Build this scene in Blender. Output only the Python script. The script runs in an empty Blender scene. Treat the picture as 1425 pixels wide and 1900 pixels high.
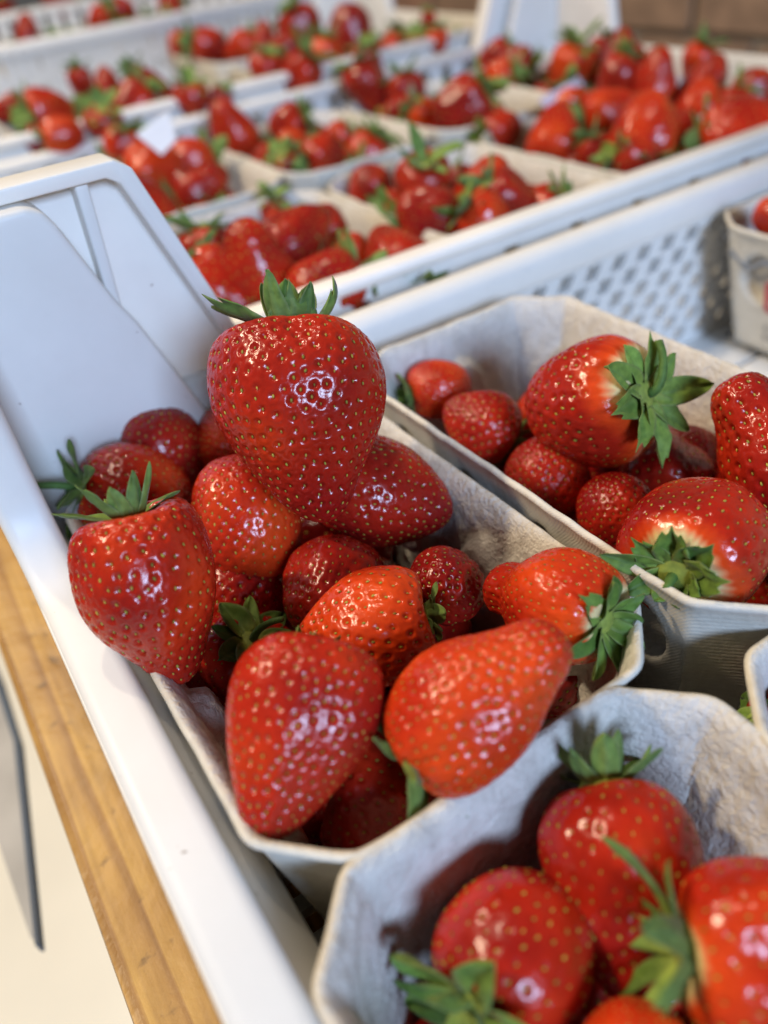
import bpy, math, random
import numpy as np
from mathutils import Matrix, Vector, noise

# ------------------------------------------------------------------ camera
S = 0.15                      # one layout unit (camera height above the punnet rims) in metres
FPX = 1474.93                 # focal length in pixels of the 1425 x 1900 photograph
R = np.array([[0.83128077, -0.41216355, 0.3729524],      # world axes (x along the crate, y away, z up)
              [-0.54517266, -0.47365538, 0.69169166],
              [-0.10843917, -0.77831343, -0.61844091]])
sc = bpy.context.scene
COL = sc.collection
cam_d = bpy.data.cameras.new('camera')
cam = bpy.data.objects.new('camera', cam_d)
COL.objects.link(cam)
M = Matrix(((R[0, 0], -R[0, 1], -R[0, 2], 0), (R[1, 0], -R[1, 1], -R[1, 2], 0),
            (R[2, 0], -R[2, 1], -R[2, 2], S), (0, 0, 0, 1)))
cam.matrix_world = M
cam_d.sensor_fit = 'VERTICAL'
cam_d.sensor_height = 36.0
cam_d.lens = FPX / 1900 * 36
cam_d.clip_start = 0.005
cam_d.clip_end = 100
cam_d.dof.use_dof = True
cam_d.dof.focus_distance = 1.43 * S
cam_d.dof.aperture_fstop = 5.8
sc.camera = cam

# ------------------------------------------------------------------ world, lamps, exposure
world = bpy.data.worlds.new('World')
sc.world = world
world.use_nodes = True
bg = world.node_tree.nodes['Background']
bg.inputs[0].default_value = (0.90, 0.88, 0.86, 1)
bg.inputs[1].default_value = 0.15


def area_lamp(name, loc, target, size, power, color, size_y=None):
    l = bpy.data.lights.new(name, 'AREA')
    l.energy = power
    l.color = color
    l.shape = 'RECTANGLE' if size_y else 'DISK'
    l.size = size
    if size_y:
        l.size_y = size_y
    o = bpy.data.objects.new(name, l)
    COL.objects.link(o)
    o.location = loc
    o.rotation_euler = (Vector(target) - Vector(loc)).to_track_quat('-Z', 'Y').to_euler()
    return o


TGT = (0.10, 0.16, 0.0)
area_lamp('warm_lamp_main', (-0.90, 0.68, 1.40), TGT, 0.12, 36, (1.0, 0.80, 0.55))
area_lamp('warm_lamp_second', (-0.72, 0.95, 1.50), TGT, 0.08, 10, (1.0, 0.80, 0.55))
area_lamp('warm_lamp_overhead', (0.12, 0.62, 1.85), (0.12, 0.3, 0), 0.10, 15, (1.0, 0.82, 0.60))
area_lamp('warm_lamp_far', (-0.35, 1.95, 1.65), (0.3, 0.6, 0), 0.12, 30, (1.0, 0.82, 0.60))
area_lamp('window_daylight', (-0.30, -2.4, 1.15), (0.15, 0.4, 0.0), 0.85, 165, (0.48, 0.67, 1.0), 0.62)

vs = sc.view_settings
vs.view_transform = 'Standard'
vs.look = 'None'
vs.exposure = -0.72
vs.gamma = 1.0
vs.use_curve_mapping = False
sc.render.engine = 'CYCLES'
sc.cycles.use_denoising = True
sc.cycles.max_bounces = 8
sc.cycles.diffuse_bounces = 4
sc.cycles.glossy_bounces = 3
sc.cycles.transmission_bounces = 4
sc.cycles.caustics_reflective = False
sc.cycles.caustics_refractive = False
sc.cycles.sample_clamp_indirect = 4

# ------------------------------------------------------------------ helpers


def unproject(px, z):
    d = np.array([px[0] - 712.5, px[1] - 950.0, FPX])
    w = R @ d
    s = -(1 - z) / w[2]
    return w * s + np.array([0, 0, 1.0]), s * FPX        # point (units), depth along the lens axis


def np_mesh(name, verts, quads=None, polys=None, smooth=True):
    me = bpy.data.meshes.new(name)
    verts = np.asarray(verts, dtype=np.float32)
    if quads is not None:
        quads = np.asarray(quads, dtype=np.int32)
        n = len(quads)
        me.vertices.add(len(verts))
        me.vertices.foreach_set('co', verts.ravel())
        extra = polys or []
        ltot = n * 4 + sum(len(p) for p in extra)
        me.loops.add(ltot)
        li = np.concatenate([quads.ravel()] + [np.array(p, np.int32) for p in extra])
        me.loops.foreach_set('vertex_index', li)
        starts = list(np.arange(n) * 4)
        a = n * 4
        for p in extra:
            starts.append(a)
            a += len(p)
        me.polygons.add(n + len(extra))
        me.polygons.foreach_set('loop_start', np.array(starts, np.int32))
    else:
        me.from_pydata([tuple(v) for v in verts], [], polys)
    me.update(calc_edges=True)
    me.validate()
    if smooth:
        me.polygons.foreach_set('use_smooth', np.ones(len(me.polygons), dtype=bool))
    return me


def set_color(me, cols):
    at = me.color_attributes.new('tint', 'FLOAT_COLOR', 'POINT')
    c = np.ones((len(me.vertices), 4), np.float32)
    c[:, :3] = cols
    at.data.foreach_set('color', c.ravel())


def link(name, me, mat=None, parent=None, kind=None):
    o = bpy.data.objects.new(name, me)
    COL.objects.link(o)
    if mat is not None and me is not None and len(me.materials) == 0:
        for m in (mat if isinstance(mat, (list, tuple)) else [mat]):
            me.materials.append(m)
    if parent is not None:
        o.parent = parent
    if kind:
        o['kind'] = kind
    return o


def tag(o, label, cat, group=None):
    o['label'] = label
    o['category'] = cat
    if group:
        o['group'] = group
    return o


def thing(name, label, cat, loc=(0, 0, 0), group=None):
    o = bpy.data.objects.new(name, None)
    COL.objects.link(o)
    o.empty_display_size = 0.01
    o.location = loc
    return tag(o, label, cat, group)


def grid_quads(nu, nv, wrap_u=False, off=0):
    """index [v*nu+u]"""
    us = np.arange(nu if wrap_u else nu - 1)
    v = np.arange(nv - 1)
    U, V = np.meshgrid(us, v)
    U2 = (U + 1) % nu
    q = np.stack([V * nu + U, V * nu + U2, (V + 1) * nu + U2, (V + 1) * nu + U], -1).reshape(-1, 4)
    return q + off


def catmull(pts, n):
    P = np.array(pts, float)
    P = np.vstack([2 * P[0] - P[1], P, 2 * P[-1] - P[-2]])
    out = []
    for i in range(1, len(P) - 2):
        t = np.linspace(0, 1, 24, endpoint=False)[:, None]
        a, b, c, d = P[i - 1], P[i], P[i + 1], P[i + 2]
        out.append(0.5 * (2 * b + (c - a) * t + (2 * a - 5 * b + 4 * c - d) * t ** 2 + (3 * b - a - 3 * c + d) * t ** 3))
    out.append(P[-2][None])
    C = np.vstack(out)
    s = np.concatenate([[0], np.cumsum(np.linalg.norm(np.diff(C, axis=0), axis=1))])
    q = np.linspace(0, s[-1], n)
    return np.stack([np.interp(q, s, C[:, k]) for k in range(C.shape[1])], 1)


def box_mesh(name, lo, hi, bevel=0.0):
    import bmesh
    bm = bmesh.new()
    bmesh.ops.create_cube(bm, size=1)
    lo, hi = np.array(lo) * S, np.array(hi) * S
    for v in bm.verts:
        v.co = Vector([(lo[k] + hi[k]) / 2 + v.co[k] * (hi[k] - lo[k]) for k in range(3)])
    if bevel:
        bmesh.ops.bevel(bm, geom=bm.edges[:], offset=bevel * S, segments=2, affect='EDGES', profile=0.6)
    me = bpy.data.meshes.new(name)
    bm.to_mesh(me)
    bm.free()
    return me


def prism_mesh(name, poly, ax, lo, hi, bevel=0.0):
    """polygon in the plane normal to axis ax, extruded lo..hi (units)"""
    import bmesh
    bm = bmesh.new()
    other = [k for k in range(3) if k != ax]

    def pt(p, h):
        c = [0, 0, 0]
        c[other[0]], c[other[1]], c[ax] = p[0] * S, p[1] * S, h * S
        return c
    a = [bm.verts.new(pt(p, lo)) for p in poly]
    b = [bm.verts.new(pt(p, hi)) for p in poly]
    bm.faces.new(a)
    bm.faces.new(b[::-1])
    n = len(poly)
    for i in range(n):
        bm.faces.new((a[i], b[i], b[(i + 1) % n], a[(i + 1) % n]))
    bmesh.ops.recalc_face_normals(bm, faces=bm.faces[:])
    if bevel:
        bmesh.ops.bevel(bm, geom=bm.edges[:], offset=bevel * S, segments=3, affect='EDGES', profile=0.5)
    me = bpy.data.meshes.new(name)
    bm.to_mesh(me)
    bm.free()
    me.polygons.foreach_set('use_smooth', np.ones(len(me.polygons), dtype=bool))
    try:
        me.set_sharp_from_angle(angle=math.radians(50))
    except Exception:
        pass
    return me

# ------------------------------------------------------------------ materials


def new_mat(name):
    m = bpy.data.materials.new(name)
    m.use_nodes = True
    nt = m.node_tree
    return m, nt, nt.nodes['Principled BSDF']


def N(nt, kind, **kw):
    n = nt.nodes.new(kind)
    for k, v in kw.items():
        if k.startswith('i_'):
            key = k[2:]
            n.inputs[int(key) if key.isdigit() else key.replace('_', ' ')].default_value = v
        else:
            setattr(n, k, v)
    return n


def ramp(nt, src, stops):
    r = nt.nodes.new('ShaderNodeValToRGB')
    els = r.color_ramp.elements
    while len(els) < len(stops):
        els.new(0.5)
    for e, (p, c) in zip(els, stops):
        e.position = p
        e.color = (*c, 1)
    nt.links.new(src, r.inputs[0])
    return r.outputs[0]


def bump(nt, src, bsdf, strength, dist, prev=None):
    b = nt.nodes.new('ShaderNodeBump')
    b.inputs['Strength'].default_value = strength
    b.inputs['Distance'].default_value = dist
    nt.links.new(src, b.inputs['Height'])
    if prev is not None:
        nt.links.new(prev, b.inputs['Normal'])
    nt.links.new(b.outputs[0], bsdf.inputs['Normal'])
    return b.outputs[0]


def objcoord(nt, scale=(1, 1, 1), rot=(0, 0, 0)):
    t = nt.nodes.new('ShaderNodeTexCoord')
    m = nt.nodes.new('ShaderNodeMapping')
    m.inputs['Scale'].default_value = scale
    m.inputs['Rotation'].default_value = rot
    nt.links.new(t.outputs['Object'], m.inputs['Vector'])
    return m.outputs[0]


def mat_flesh():
    m, nt, b = new_mat('strawberry_flesh')
    at = N(nt, 'ShaderNodeAttribute', attribute_name='tint')
    co = objcoord(nt)
    no = N(nt, 'ShaderNodeTexNoise', i_Scale=260.0, i_Detail=4.0)
    nt.links.new(co, no.inputs['Vector'])
    mix = N(nt, 'ShaderNodeMixRGB', blend_type='MULTIPLY')
    mix.inputs[0].default_value = 0.35
    nt.links.new(at.outputs['Color'], mix.inputs[1])
    nt.links.new(ramp(nt, no.outputs[0], [(0.3, (0.62, 0.55, 0.55)), (0.7, (1.25, 1.2, 1.2))]), mix.inputs[2])
    nt.links.new(mix.outputs[0], b.inputs['Base Color'])
    b.inputs['Roughness'].default_value = 0.2
    b.inputs['Specular IOR Level'].default_value = 0.36
    b.inputs['Subsurface Weight'].default_value = 0.10
    b.inputs['Subsurface Radius'].default_value = (1.0, 0.16, 0.08)
    b.inputs['Subsurface Scale'].default_value = 0.0022
    fn_ = N(nt, 'ShaderNodeTexNoise', i_Scale=520.0, i_Detail=3.0)
    nt.links.new(co, fn_.inputs['Vector'])
    p = bump(nt, no.outputs[0], b, 0.15, 0.0010)
    bump(nt, fn_.outputs[0], b, 0.13, 0.0010, p)
    return m


def mat_seed():
    m, nt, b = new_mat('strawberry_seed')
    at = N(nt, 'ShaderNodeAttribute', attribute_name='tint')
    nt.links.new(at.outputs['Color'], b.inputs['Base Color'])
    b.inputs['Roughness'].default_value = 0.55
    b.inputs['Specular IOR Level'].default_value = 0.3
    return m


def mat_leaf():
    m, nt, b = new_mat('sepal_green')
    at = N(nt, 'ShaderNodeAttribute', attribute_name='tint')
    co = objcoord(nt)
    no = N(nt, 'ShaderNodeTexNoise', i_Scale=420.0, i_Detail=5.0)
    nt.links.new(co, no.inputs['Vector'])
    mix = N(nt, 'ShaderNodeMixRGB', blend_type='MULTIPLY')
    mix.inputs[0].default_value = 0.7
    nt.links.new(at.outputs['Color'], mix.inputs[1])
    nt.links.new(ramp(nt, no.outputs[0], [(0.3, (0.55, 0.6, 0.6)), (0.72, (1.3, 1.25, 1.2))]), mix.inputs[2])
    nt.links.new(mix.outputs[0], b.inputs['Base Color'])
    b.inputs['Roughness'].default_value = 0.6
    b.inputs['Specular IOR Level'].default_value = 0.3
    b.inputs['Sheen Weight'].default_value = 0.12
    b.inputs['Sheen Roughness'].default_value = 0.4
    bump(nt, no.outputs[0], b, 0.35, 0.0006)
    tr = N(nt, 'ShaderNodeBsdfTranslucent')
    nt.links.new(mix.outputs[0], tr.inputs[0])
    mx = N(nt, 'ShaderNodeMixShader')
    mx.inputs[0].default_value = 0.3
    nt.links.new(b.outputs[0], mx.inputs[1])
    nt.links.new(tr.outputs[0], mx.inputs[2])
    nt.links.new(mx.outputs[0], nt.nodes['Material Output'].inputs[0])
    return m


def mat_plastic():
    m, nt, b = new_mat('white_plastic')
    co = objcoord(nt)
    no = N(nt, 'ShaderNodeTexNoise', i_Scale=9.0, i_Detail=6.0, i_Roughness=0.65)
    nt.links.new(co, no.inputs['Vector'])
    nt.links.new(ramp(nt, no.outputs[0], [(0.3, (0.80, 0.79, 0.755)), (0.6, (0.88, 0.872, 0.845))]), b.inputs['Base Color'])
    sp = N(nt, 'ShaderNodeTexNoise', i_Scale=230.0, i_Detail=2.0)
    nt.links.new(co, sp.inputs['Vector'])
    sm_ = N(nt, 'ShaderNodeMixRGB', blend_type='MULTIPLY')
    sm_.inputs[0].default_value = 1.0
    nt.links.new(b.inputs['Base Color'].links[0].from_socket, sm_.inputs[1])
    nt.links.new(ramp(nt, sp.outputs[0], [(0.20, (0.45, 0.40, 0.36)), (0.245, (1, 1, 1))]), sm_.inputs[2])
    nt.links.new(sm_.outputs[0], b.inputs['Base Color'])
    n2 = N(nt, 'ShaderNodeTexNoise', i_Scale=160.0, i_Detail=3.0)
    nt.links.new(co, n2.inputs['Vector'])
    nt.links.new(ramp(nt, no.outputs[0], [(0.3, (0.34,) * 3), (0.7, (0.5,) * 3)]), b.inputs['Roughness'])
    b.inputs['Subsurface Weight'].default_value = 0.0
    bump(nt, n2.outputs[0], b, 0.12, 0.0004)
    tr = N(nt, 'ShaderNodeBsdfTranslucent')
    nt.links.new(sm_.outputs[0], tr.inputs[0])
    mx = N(nt, 'ShaderNodeMixShader')
    mx.inputs[0].default_value = 0.28
    nt.links.new(b.outputs[0], mx.inputs[1])
    nt.links.new(tr.outputs[0], mx.inputs[2])
    nt.links.new(mx.outputs[0], nt.nodes['Material Output'].inputs[0])
    return m


def mat_card(inner):
    m, nt, b = new_mat('moulded_pulp_inside' if inner else 'moulded_pulp_outside')
    co = objcoord(nt)
    no = N(nt, 'ShaderNodeTexNoise', i_Scale=75.0, i_Detail=10.0, i_Roughness=0.7, i_Distortion=1.8)
    nt.links.new(co, no.inputs['Vector'])
    fine = N(nt, 'ShaderNodeTexNoise', i_Scale=520.0, i_Detail=4.0, i_Distortion=0.6)
    nt.links.new(co, fine.inputs['Vector'])
    if inner:
        c = ramp(nt, no.outputs[0], [(0.28, (0.31, 0.265, 0.23)), (0.40, (0.47, 0.445, 0.40)), (0.60, (0.58, 0.56, 0.515))])
        wave = N(nt, 'ShaderNodeTexVoronoi', i_Scale=210.0)
        nt.links.new(co, wave.inputs['Vector'])
        h = N(nt, 'ShaderNodeMath', operation='ADD')
        nt.links.new(no.outputs[0], h.inputs[0])
        h2 = N(nt, 'ShaderNodeMath', operation='MULTIPLY')
        h2.inputs[1].default_value = 0.25
        nt.links.new(wave.outputs['Distance'], h2.inputs[0])
        nt.links.new(h2.outputs[0], h.inputs[1])
        b.inputs['Roughness'].default_value = 0.62
        p = bump(nt, h.outputs[0], b, 0.32, 0.0025)
        bump(nt, fine.outputs[0], b, 0.6, 0.0016, p)
    else:
        c = ramp(nt, no.outputs[0], [(0.3, (0.48, 0.455, 0.40)), (0.6, (0.59, 0.565, 0.50))])
        wv = N(nt, 'ShaderNodeTexWave', i_Scale=620.0, i_Distortion=1.2)
        wv.bands_direction = 'DIAGONAL'
        nt.links.new(co, wv.inputs['Vector'])
        b.inputs['Roughness'].default_value = 0.75
        p = bump(nt, wv.outputs[0], b, 0.15, 0.0004)
        bump(nt, fine.outputs[0], b, 0.25, 0.0008, p)
    nt.links.new(c, b.inputs['Base Color'])
    return m


def mat_wood():
    m, nt, b = new_mat('varnished_pine')
    co = objcoord(nt, (1.0, 0.05, 1.0))
    wv = N(nt, 'ShaderNodeTexWave', i_Scale=34.0, i_Distortion=5.0, i_Detail=4.0)
    wv.wave_profile = 'SAW'
    nt.links.new(co, wv.inputs['Vector'])
    st = N(nt, 'ShaderNodeTexNoise', i_Scale=420.0, i_Detail=4.0)
    nt.links.new(co, st.inputs['Vector'])
    c1 = ramp(nt, wv.outputs[0], [(0.0, (0.40, 0.235, 0.052)), (0.6, (0.35, 0.195, 0.042)), (0.93, (0.23, 0.11, 0.020)), (1.0, (0.34, 0.19, 0.04))])
    mx = N(nt, 'ShaderNodeMixRGB', blend_type='MULTIPLY')
    mx.inputs[0].default_value = 0.75
    nt.links.new(c1, mx.inputs[1])
    nt.links.new(ramp(nt, st.outputs[0], [(0.3, (0.72, 0.66, 0.6)), (0.62, (1.08, 1.07, 1.05))]), mx.inputs[2])
    co2 = objcoord(nt)
    sp = N(nt, 'ShaderNodeTexNoise', i_Scale=110.0, i_Detail=4.0)
    nt.links.new(co2, sp.inputs['Vector'])
    big = N(nt, 'ShaderNodeTexNoise', i_Scale=22.0, i_Detail=4.0)
    nt.links.new(co2, big.inputs['Vector'])
    mx2 = N(nt, 'ShaderNodeMixRGB', blend_type='MULTIPLY')
    mx2.inputs[0].default_value = 1.0
    nt.links.new(mx.outputs[0], mx2.inputs[1])
    nt.links.new(ramp(nt, sp.outputs[0], [(0.27, (0.42, 0.38, 0.36)), (0.37, (1, 1, 1))]), mx2.inputs[2])
    mx3 = N(nt, 'ShaderNodeMixRGB', blend_type='MULTIPLY')
    mx3.inputs[0].default_value = 0.8
    nt.links.new(mx2.outputs[0], mx3.inputs[1])
    nt.links.new(ramp(nt, big.outputs[0], [(0.35, (0.80, 0.72, 0.66)), (0.6, (1.1, 1.1, 1.08))]), mx3.inputs[2])
    nt.links.new(mx3.outputs[0], b.inputs['Base Color'])
    b.inputs['Roughness'].default_value = 0.42
    p = bump(nt, wv.outputs[0], b, 0.2, 0.0006)
    bump(nt, sp.outputs[0], b, 0.35, 0.002, p)
    return m


def mat_plain(name, col, rough=0.6, nscale=20.0, var=0.15):
    m, nt, b = new_mat(name)
    co = objcoord(nt)
    no = N(nt, 'ShaderNodeTexNoise', i_Scale=nscale, i_Detail=6.0)
    nt.links.new(co, no.inputs['Vector'])
    lo = tuple(c * (1 - var) for c in col)
    hi = tuple(min(1, c * (1 + var)) for c in col)
    nt.links.new(ramp(nt, no.outputs[0], [(0.3, lo), (0.7, hi)]), b.inputs['Base Color'])
    b.inputs['Roughness'].default_value = rough
    bump(nt, no.outputs[0], b, 0.2, 0.001)
    return m


MF, MS, ML, MP = mat_flesh(), mat_seed(), mat_leaf(), mat_plastic()
MCI, MCO = mat_card(True), mat_card(False)
MW = mat_wood()

# ------------------------------------------------------------------ floor, table
fl = link('floor', box_mesh('floor', (-30, -30, -5.6), (60, 60, -5.5)), mat_plain('cream_floor', (0.88, 0.84, 0.70), 0.55, 3.0, 0.08))
fl['kind'] = 'structure'

table = thing('table', 'varnished pine market table carrying the white crates', 'table', (0, 0, -0.54 * S))
for i, (x0, x1) in enumerate([(-0.222, 0.50), (0.515, 1.25), (1.265, 2.0), (2.015, 2.75), (2.765, 3.5), (3.515, 4.3)]):
    link('plank', box_mesh('plank', (x0, -2.0, -0.14), (x1, 8.4, 0.0), 0.018), MW, table)
for (x, y) in ((1.0, -1.4), (3.6, -1.4), (1.0, 7.6), (3.6, 7.6)):
    link('leg', box_mesh('leg', (x, y, -4.955), (x + 0.4, y + 0.4, -0.145), 0.02), MW, table)

# pointed grey panel below the table edge, at the left of the picture


def below(px, z):
    return unproject(px, z)[0]


zp = -1.15
pa = [below(p, zp) for p in ((-60, 1130), (0, 1262), (33, 1372), (69, 1752), (56, 1738), (-5, 1560), (-60, 1400))]
pn = np.array([0.0, 0.0, -0.02])
vv = [tuple(p * S) for p in pa] + [tuple((p + pn) * S) for p in pa]
n = len(pa)
fcs = [tuple(range(n)), tuple(range(2 * n - 1, n - 1, -1))] + [(i, i + n, (i + 1) % n + n, (i + 1) % n) for i in range(n)]
pp = thing('pointed_panel', 'grey pointed panel with dark navy edge below the table on the left', 'panel')
link('sheet', np_mesh('sheet', vv, polys=fcs, smooth=False), mat_plain('grey_panel', (0.30, 0.295, 0.28), 0.5, 30), pp)
ed = [below(p, zp + 0.012) for p in ((-60, 1120), (0, 1255), (35, 1370), (72, 1752), (64, 1752), (25, 1375), (-8, 1275), (-60, 1140))]
vv = [tuple(p * S) for p in ed] + [tuple((p - np.array([0, 0, 0.045])) * S) for p in ed]
n = len(ed)
fcs = [tuple(range(n)), tuple(range(2 * n - 1, n - 1, -1))] + [(i, i + n, (i + 1) % n + n, (i + 1) % n) for i in range(n)]
link('edge_strip', np_mesh('edge_strip', vv, polys=fcs, smooth=False), mat_plain('navy_edge', (0.018, 0.045, 0.085), 0.5), pp)

# ------------------------------------------------------------------ brick wall far right
rng = random.Random(5)
wall = thing('brick_wall', 'blurred brown and beige brick wall behind the crates', 'wall')
link('mortar', box_mesh('mortar', (7.55, -6, -5.5), (7.9, 26, 4.5)), mat_plain('mortar', (0.26, 0.22, 0.17), 0.9, 25), wall)
bm_ = [mat_plain('brick_' + k, c, 0.85, 30, 0.25) for k, c in
       (('brown', (0.20, 0.125, 0.08)), ('tan', (0.40, 0.31, 0.21)), ('umber', (0.12, 0.075, 0.05)), ('red', (0.23, 0.125, 0.08)))]
bmesh_by = [box_mesh('brick', (0, 0, 0), (0.12, 1.38, 0.42), 0.03) for _ in bm_]
for me, mm in zip(bmesh_by, bm_):
    me.materials.append(mm)
for r_ in range(-4, 6):
    for c_ in range(0, 15):
        y = 1.0 + c_ * 1.46 + (0.73 if r_ % 2 else 0)
        o = link('brick', bmesh_by[rng.choice([0, 0, 1, 2, 3])], None, wall)
        o.location = (7.46 * S, y * S, (r_ * 0.5 + rng.uniform(-.01, .01)) * S)

# ------------------------------------------------------------------ crates


def lattice(name, nu, nv, pu, pv, hu, hv, skew, thick, fn, stagger=True):
    """perforated sheet: cells pu x pv with a hole hu x hv; fn(u, v, w) -> point"""
    verts, polys = [], []

    def add(u, v, w):
        verts.append(np.array(fn(u, v, w)) * S)
        return len(verts) - 1
    for j in range(nv):
        for i in range(nu):
            u0 = i * pu + (pu / 2 if (j % 2 and stagger) else 0)
            v0 = j * pv
            uc, vc = u0 + pu / 2, v0 + pv / 2
            oc = [(u0, v0), (u0 + pu, v0), (u0 + pu, v0 + pv), (u0, v0 + pv)]
            hc = [(uc - hu / 2 - skew / 2, vc - hv / 2), (uc + hu / 2 - skew / 2, vc - hv / 2),
                  (uc + hu / 2 + skew / 2, vc + hv / 2), (uc - hu / 2 + skew / 2, vc + hv / 2)]
            a = [add(*p, 0) for p in oc]
            b = [add(*p, 0) for p in hc]
            c = [add(*p, thick) for p in oc]
            d = [add(*p, thick) for p in hc]
            for k in range(4):
                k2 = (k + 1) % 4
                polys += [(a[k], a[k2], b[k2], b[k]), (c[k2], c[k], d[k], d[k2]), (b[k], b[k2], d[k2], d[k])]
                polys += [(a[k2], a[k], c[k], c[k2])]
    return np_mesh(name, verts, polys=polys, smooth=False)


def rail(name, path, prof):
    """sweep a closed profile (list of (side, up)) along a polyline path of (point, side_vec, up_vec)"""
    n = len(prof)
    V, Q = [], []
    for (p, s_, u_) in path:
        for (a, b) in prof:
            V.append((np.array(p) + a * np.array(s_) + b * np.array(u_)) * S)
    for i in range(len(path) - 1):
        for k in range(n):
            Q.append((i * n + k, i * n + (k + 1) % n, (i + 1) * n + (k + 1) % n, (i + 1) * n + k))
    polys = Q + [tuple(range(n))[::-1], tuple(range((len(path) - 1) * n, len(path) * n))]
    me = np_mesh(name, V, polys=polys)
    return me


def round_prof(w, h, r, n=5):
    pts = []
    for cx, cy, a0 in ((w / 2 - r, h / 2 - r, 0), (-w / 2 + r, h / 2 - r, 90), (-w / 2 + r, -h / 2 + r, 180), (w / 2 - r, -h / 2 + r, 270)):
        for k in range(n + 1):
            a = math.radians(a0 + 90 * k / n)
            pts.append((cx + r * math.cos(a), cy + r * math.sin(a)))
    return pts


def corner_post(crate, xo, sgn, y, zo):
    """raised stacking corner, seen from inside the crate; sgn=+1: slopes down towards +x. zo = height offset"""
    def X(t):
        return xo + sgn * t

    def poly(pts):
        return [(X(a), b + zo) for a, b in pts]
    plate = poly([(0, -.44), (.60, -.44), (.60, .06), (.555, .17), (.40, .59), (.37, .605), (0, .605)])
    post = link('corner_post', prism_mesh('corner_post', plate, 1, y + .085, y + .10, 0.003), MP, crate)
    fl_ = poly([(-.06, .592), (.36, .592), (.385, .575), (.525, .185), (.585, .03), (.615, .03), (.555, .20), (.417, .60), (.385, .622), (-.06, .622)])
    link('post_flange', prism_mesh('post_flange', fl_, 1, y + .02, y + .115, 0.005), MP, post)
    rb = poly([(.297, .59), (.325, .59), (.312, .33), (.288, .30)])
    link('post_rib', prism_mesh('post_rib', rb, 1, y + .035, y + .086, 0.005), MP, post)
    sh = poly([(-.06, -.44), (.44, -.44), (.43, .0), (.388, .123), (.324, .303), (.294, .363), (.232, .54), (.215, .572), (.185, .588), (-.06, .588)])
    link('inner_shell', prism_mesh('inner_shell', sh, 1, y - .02, y + .086, 0.014), MP, post)
    return post


# crate A: the near crate
A = thing('crate', 'near white plastic crate with raised corner holding the sharp berries', 'crate', (0, 0, 0), 'white plastic crates')
ZF = -0.47
link('floor_grid', lattice('floor_grid', 4, 31, 0.0805, 0.077, 0.046, 0.046, 0, 0.03,
                           lambda u, v, w: (0.099 + u, -0.62 + v, ZF - w), False), MP, A)
link('floor_edge', box_mesh('floor_edge', (0.03, -0.62, ZF - .03), (0.0985, 1.76, ZF + .001), .0), MP, A)
link('floor_panel', lattice('floor_panel', 9, 14, 0.352, 0.17, 0.16, 0.022, 0, 0.03,
                            lambda u, v, w: (0.421 + u, -0.62 + v, ZF - w), True), MP, A)
YA = 1.75
link('far_wall', lattice('far_wall', 31, 7, 0.115, 0.062, 0.056, 0.047, 0.024, 0.03,
                         lambda u, v, w: (0.03 + u, YA + w, ZF + 0.02 + v)), MP, A)
link('far_wall_skirt', box_mesh('far_wall_skirt', (0.05, YA - .004, ZF - .03), (3.6, YA + .03, ZF + .022), .004), MP, A)
prof = round_prof(0.10, 0.125, 0.045)
link('far_rim', rail('far_rim', [((x, YA + .045, 0.028), (0, 1, 0), (0, 0, 1)) for x in (0.05, 1.0, 2.0, 3.68)], prof), MP, A)
# left wall: broad rounded rim that sweeps up into the corner
pts = [(-0.9, -0.035)]
for t in np.linspace(0, 1, 13):
    a = t * math.radians(80)
    pts.append((1.30 + 0.20 * math.sin(a), -0.035 + 0.20 * (1 - math.cos(a))))
e = pts[-1]
pts.append((e[0] + 0.06, e[1] + 0.34))
pts.append((e[0] + 0.085, e[1] + 0.45))
path = []
for i, (y, z) in enumerate(pts):
    a = np.array(pts[max(i - 1, 0)])
    b = np.array(pts[min(i + 1, len(pts) - 1)])
    d = (b - a) / np.linalg.norm(b - a)
    path.append(((-0.008, y, z), (1, 0, 0), (0, -d[1], d[0])))
link('left_rim', rail('left_rim', path, round_prof(0.096, 0.05, 0.024, 6)), MP, A)
lw = [(-0.75, ZF - .03), (1.86, ZF - .03), (1.86, 0.56), (e[0] + 0.09, e[1] + 0.44)]
lw += [(y + .012, z - .012) for (y, z) in pts[-2:0:-1]] + [(-0.75, -0.045)]
link('left_wall', prism_mesh('left_wall', lw, 0, -0.03, 0.035, 0.003), MP, A)
link('inner_slope', prism_mesh('inner_slope', [(.034, -.03), (.028, -.06), (.028, ZF), (.098, ZF + .004), (.104, ZF + .012), (.088, -.15)], 1, -.62, 1.70, .0), MP, A)
link('outer_flange', box_mesh('outer_flange', (-0.057, -0.9, -.062), (-0.028, 1.86, -.022), .008), MP, A)
link('right_wall', box_mesh('right_wall', (3.56, -0.75, ZF), (3.62, 1.75, 0.0), .01), MP, A)
link('near_wall', box_mesh('near_wall', (0.06, -0.74, ZF - .03), (3.56, -0.69, -0.2), .01), MP, A)
corner_post(A, 0.05, 1, 1.715, 0.0)


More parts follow.
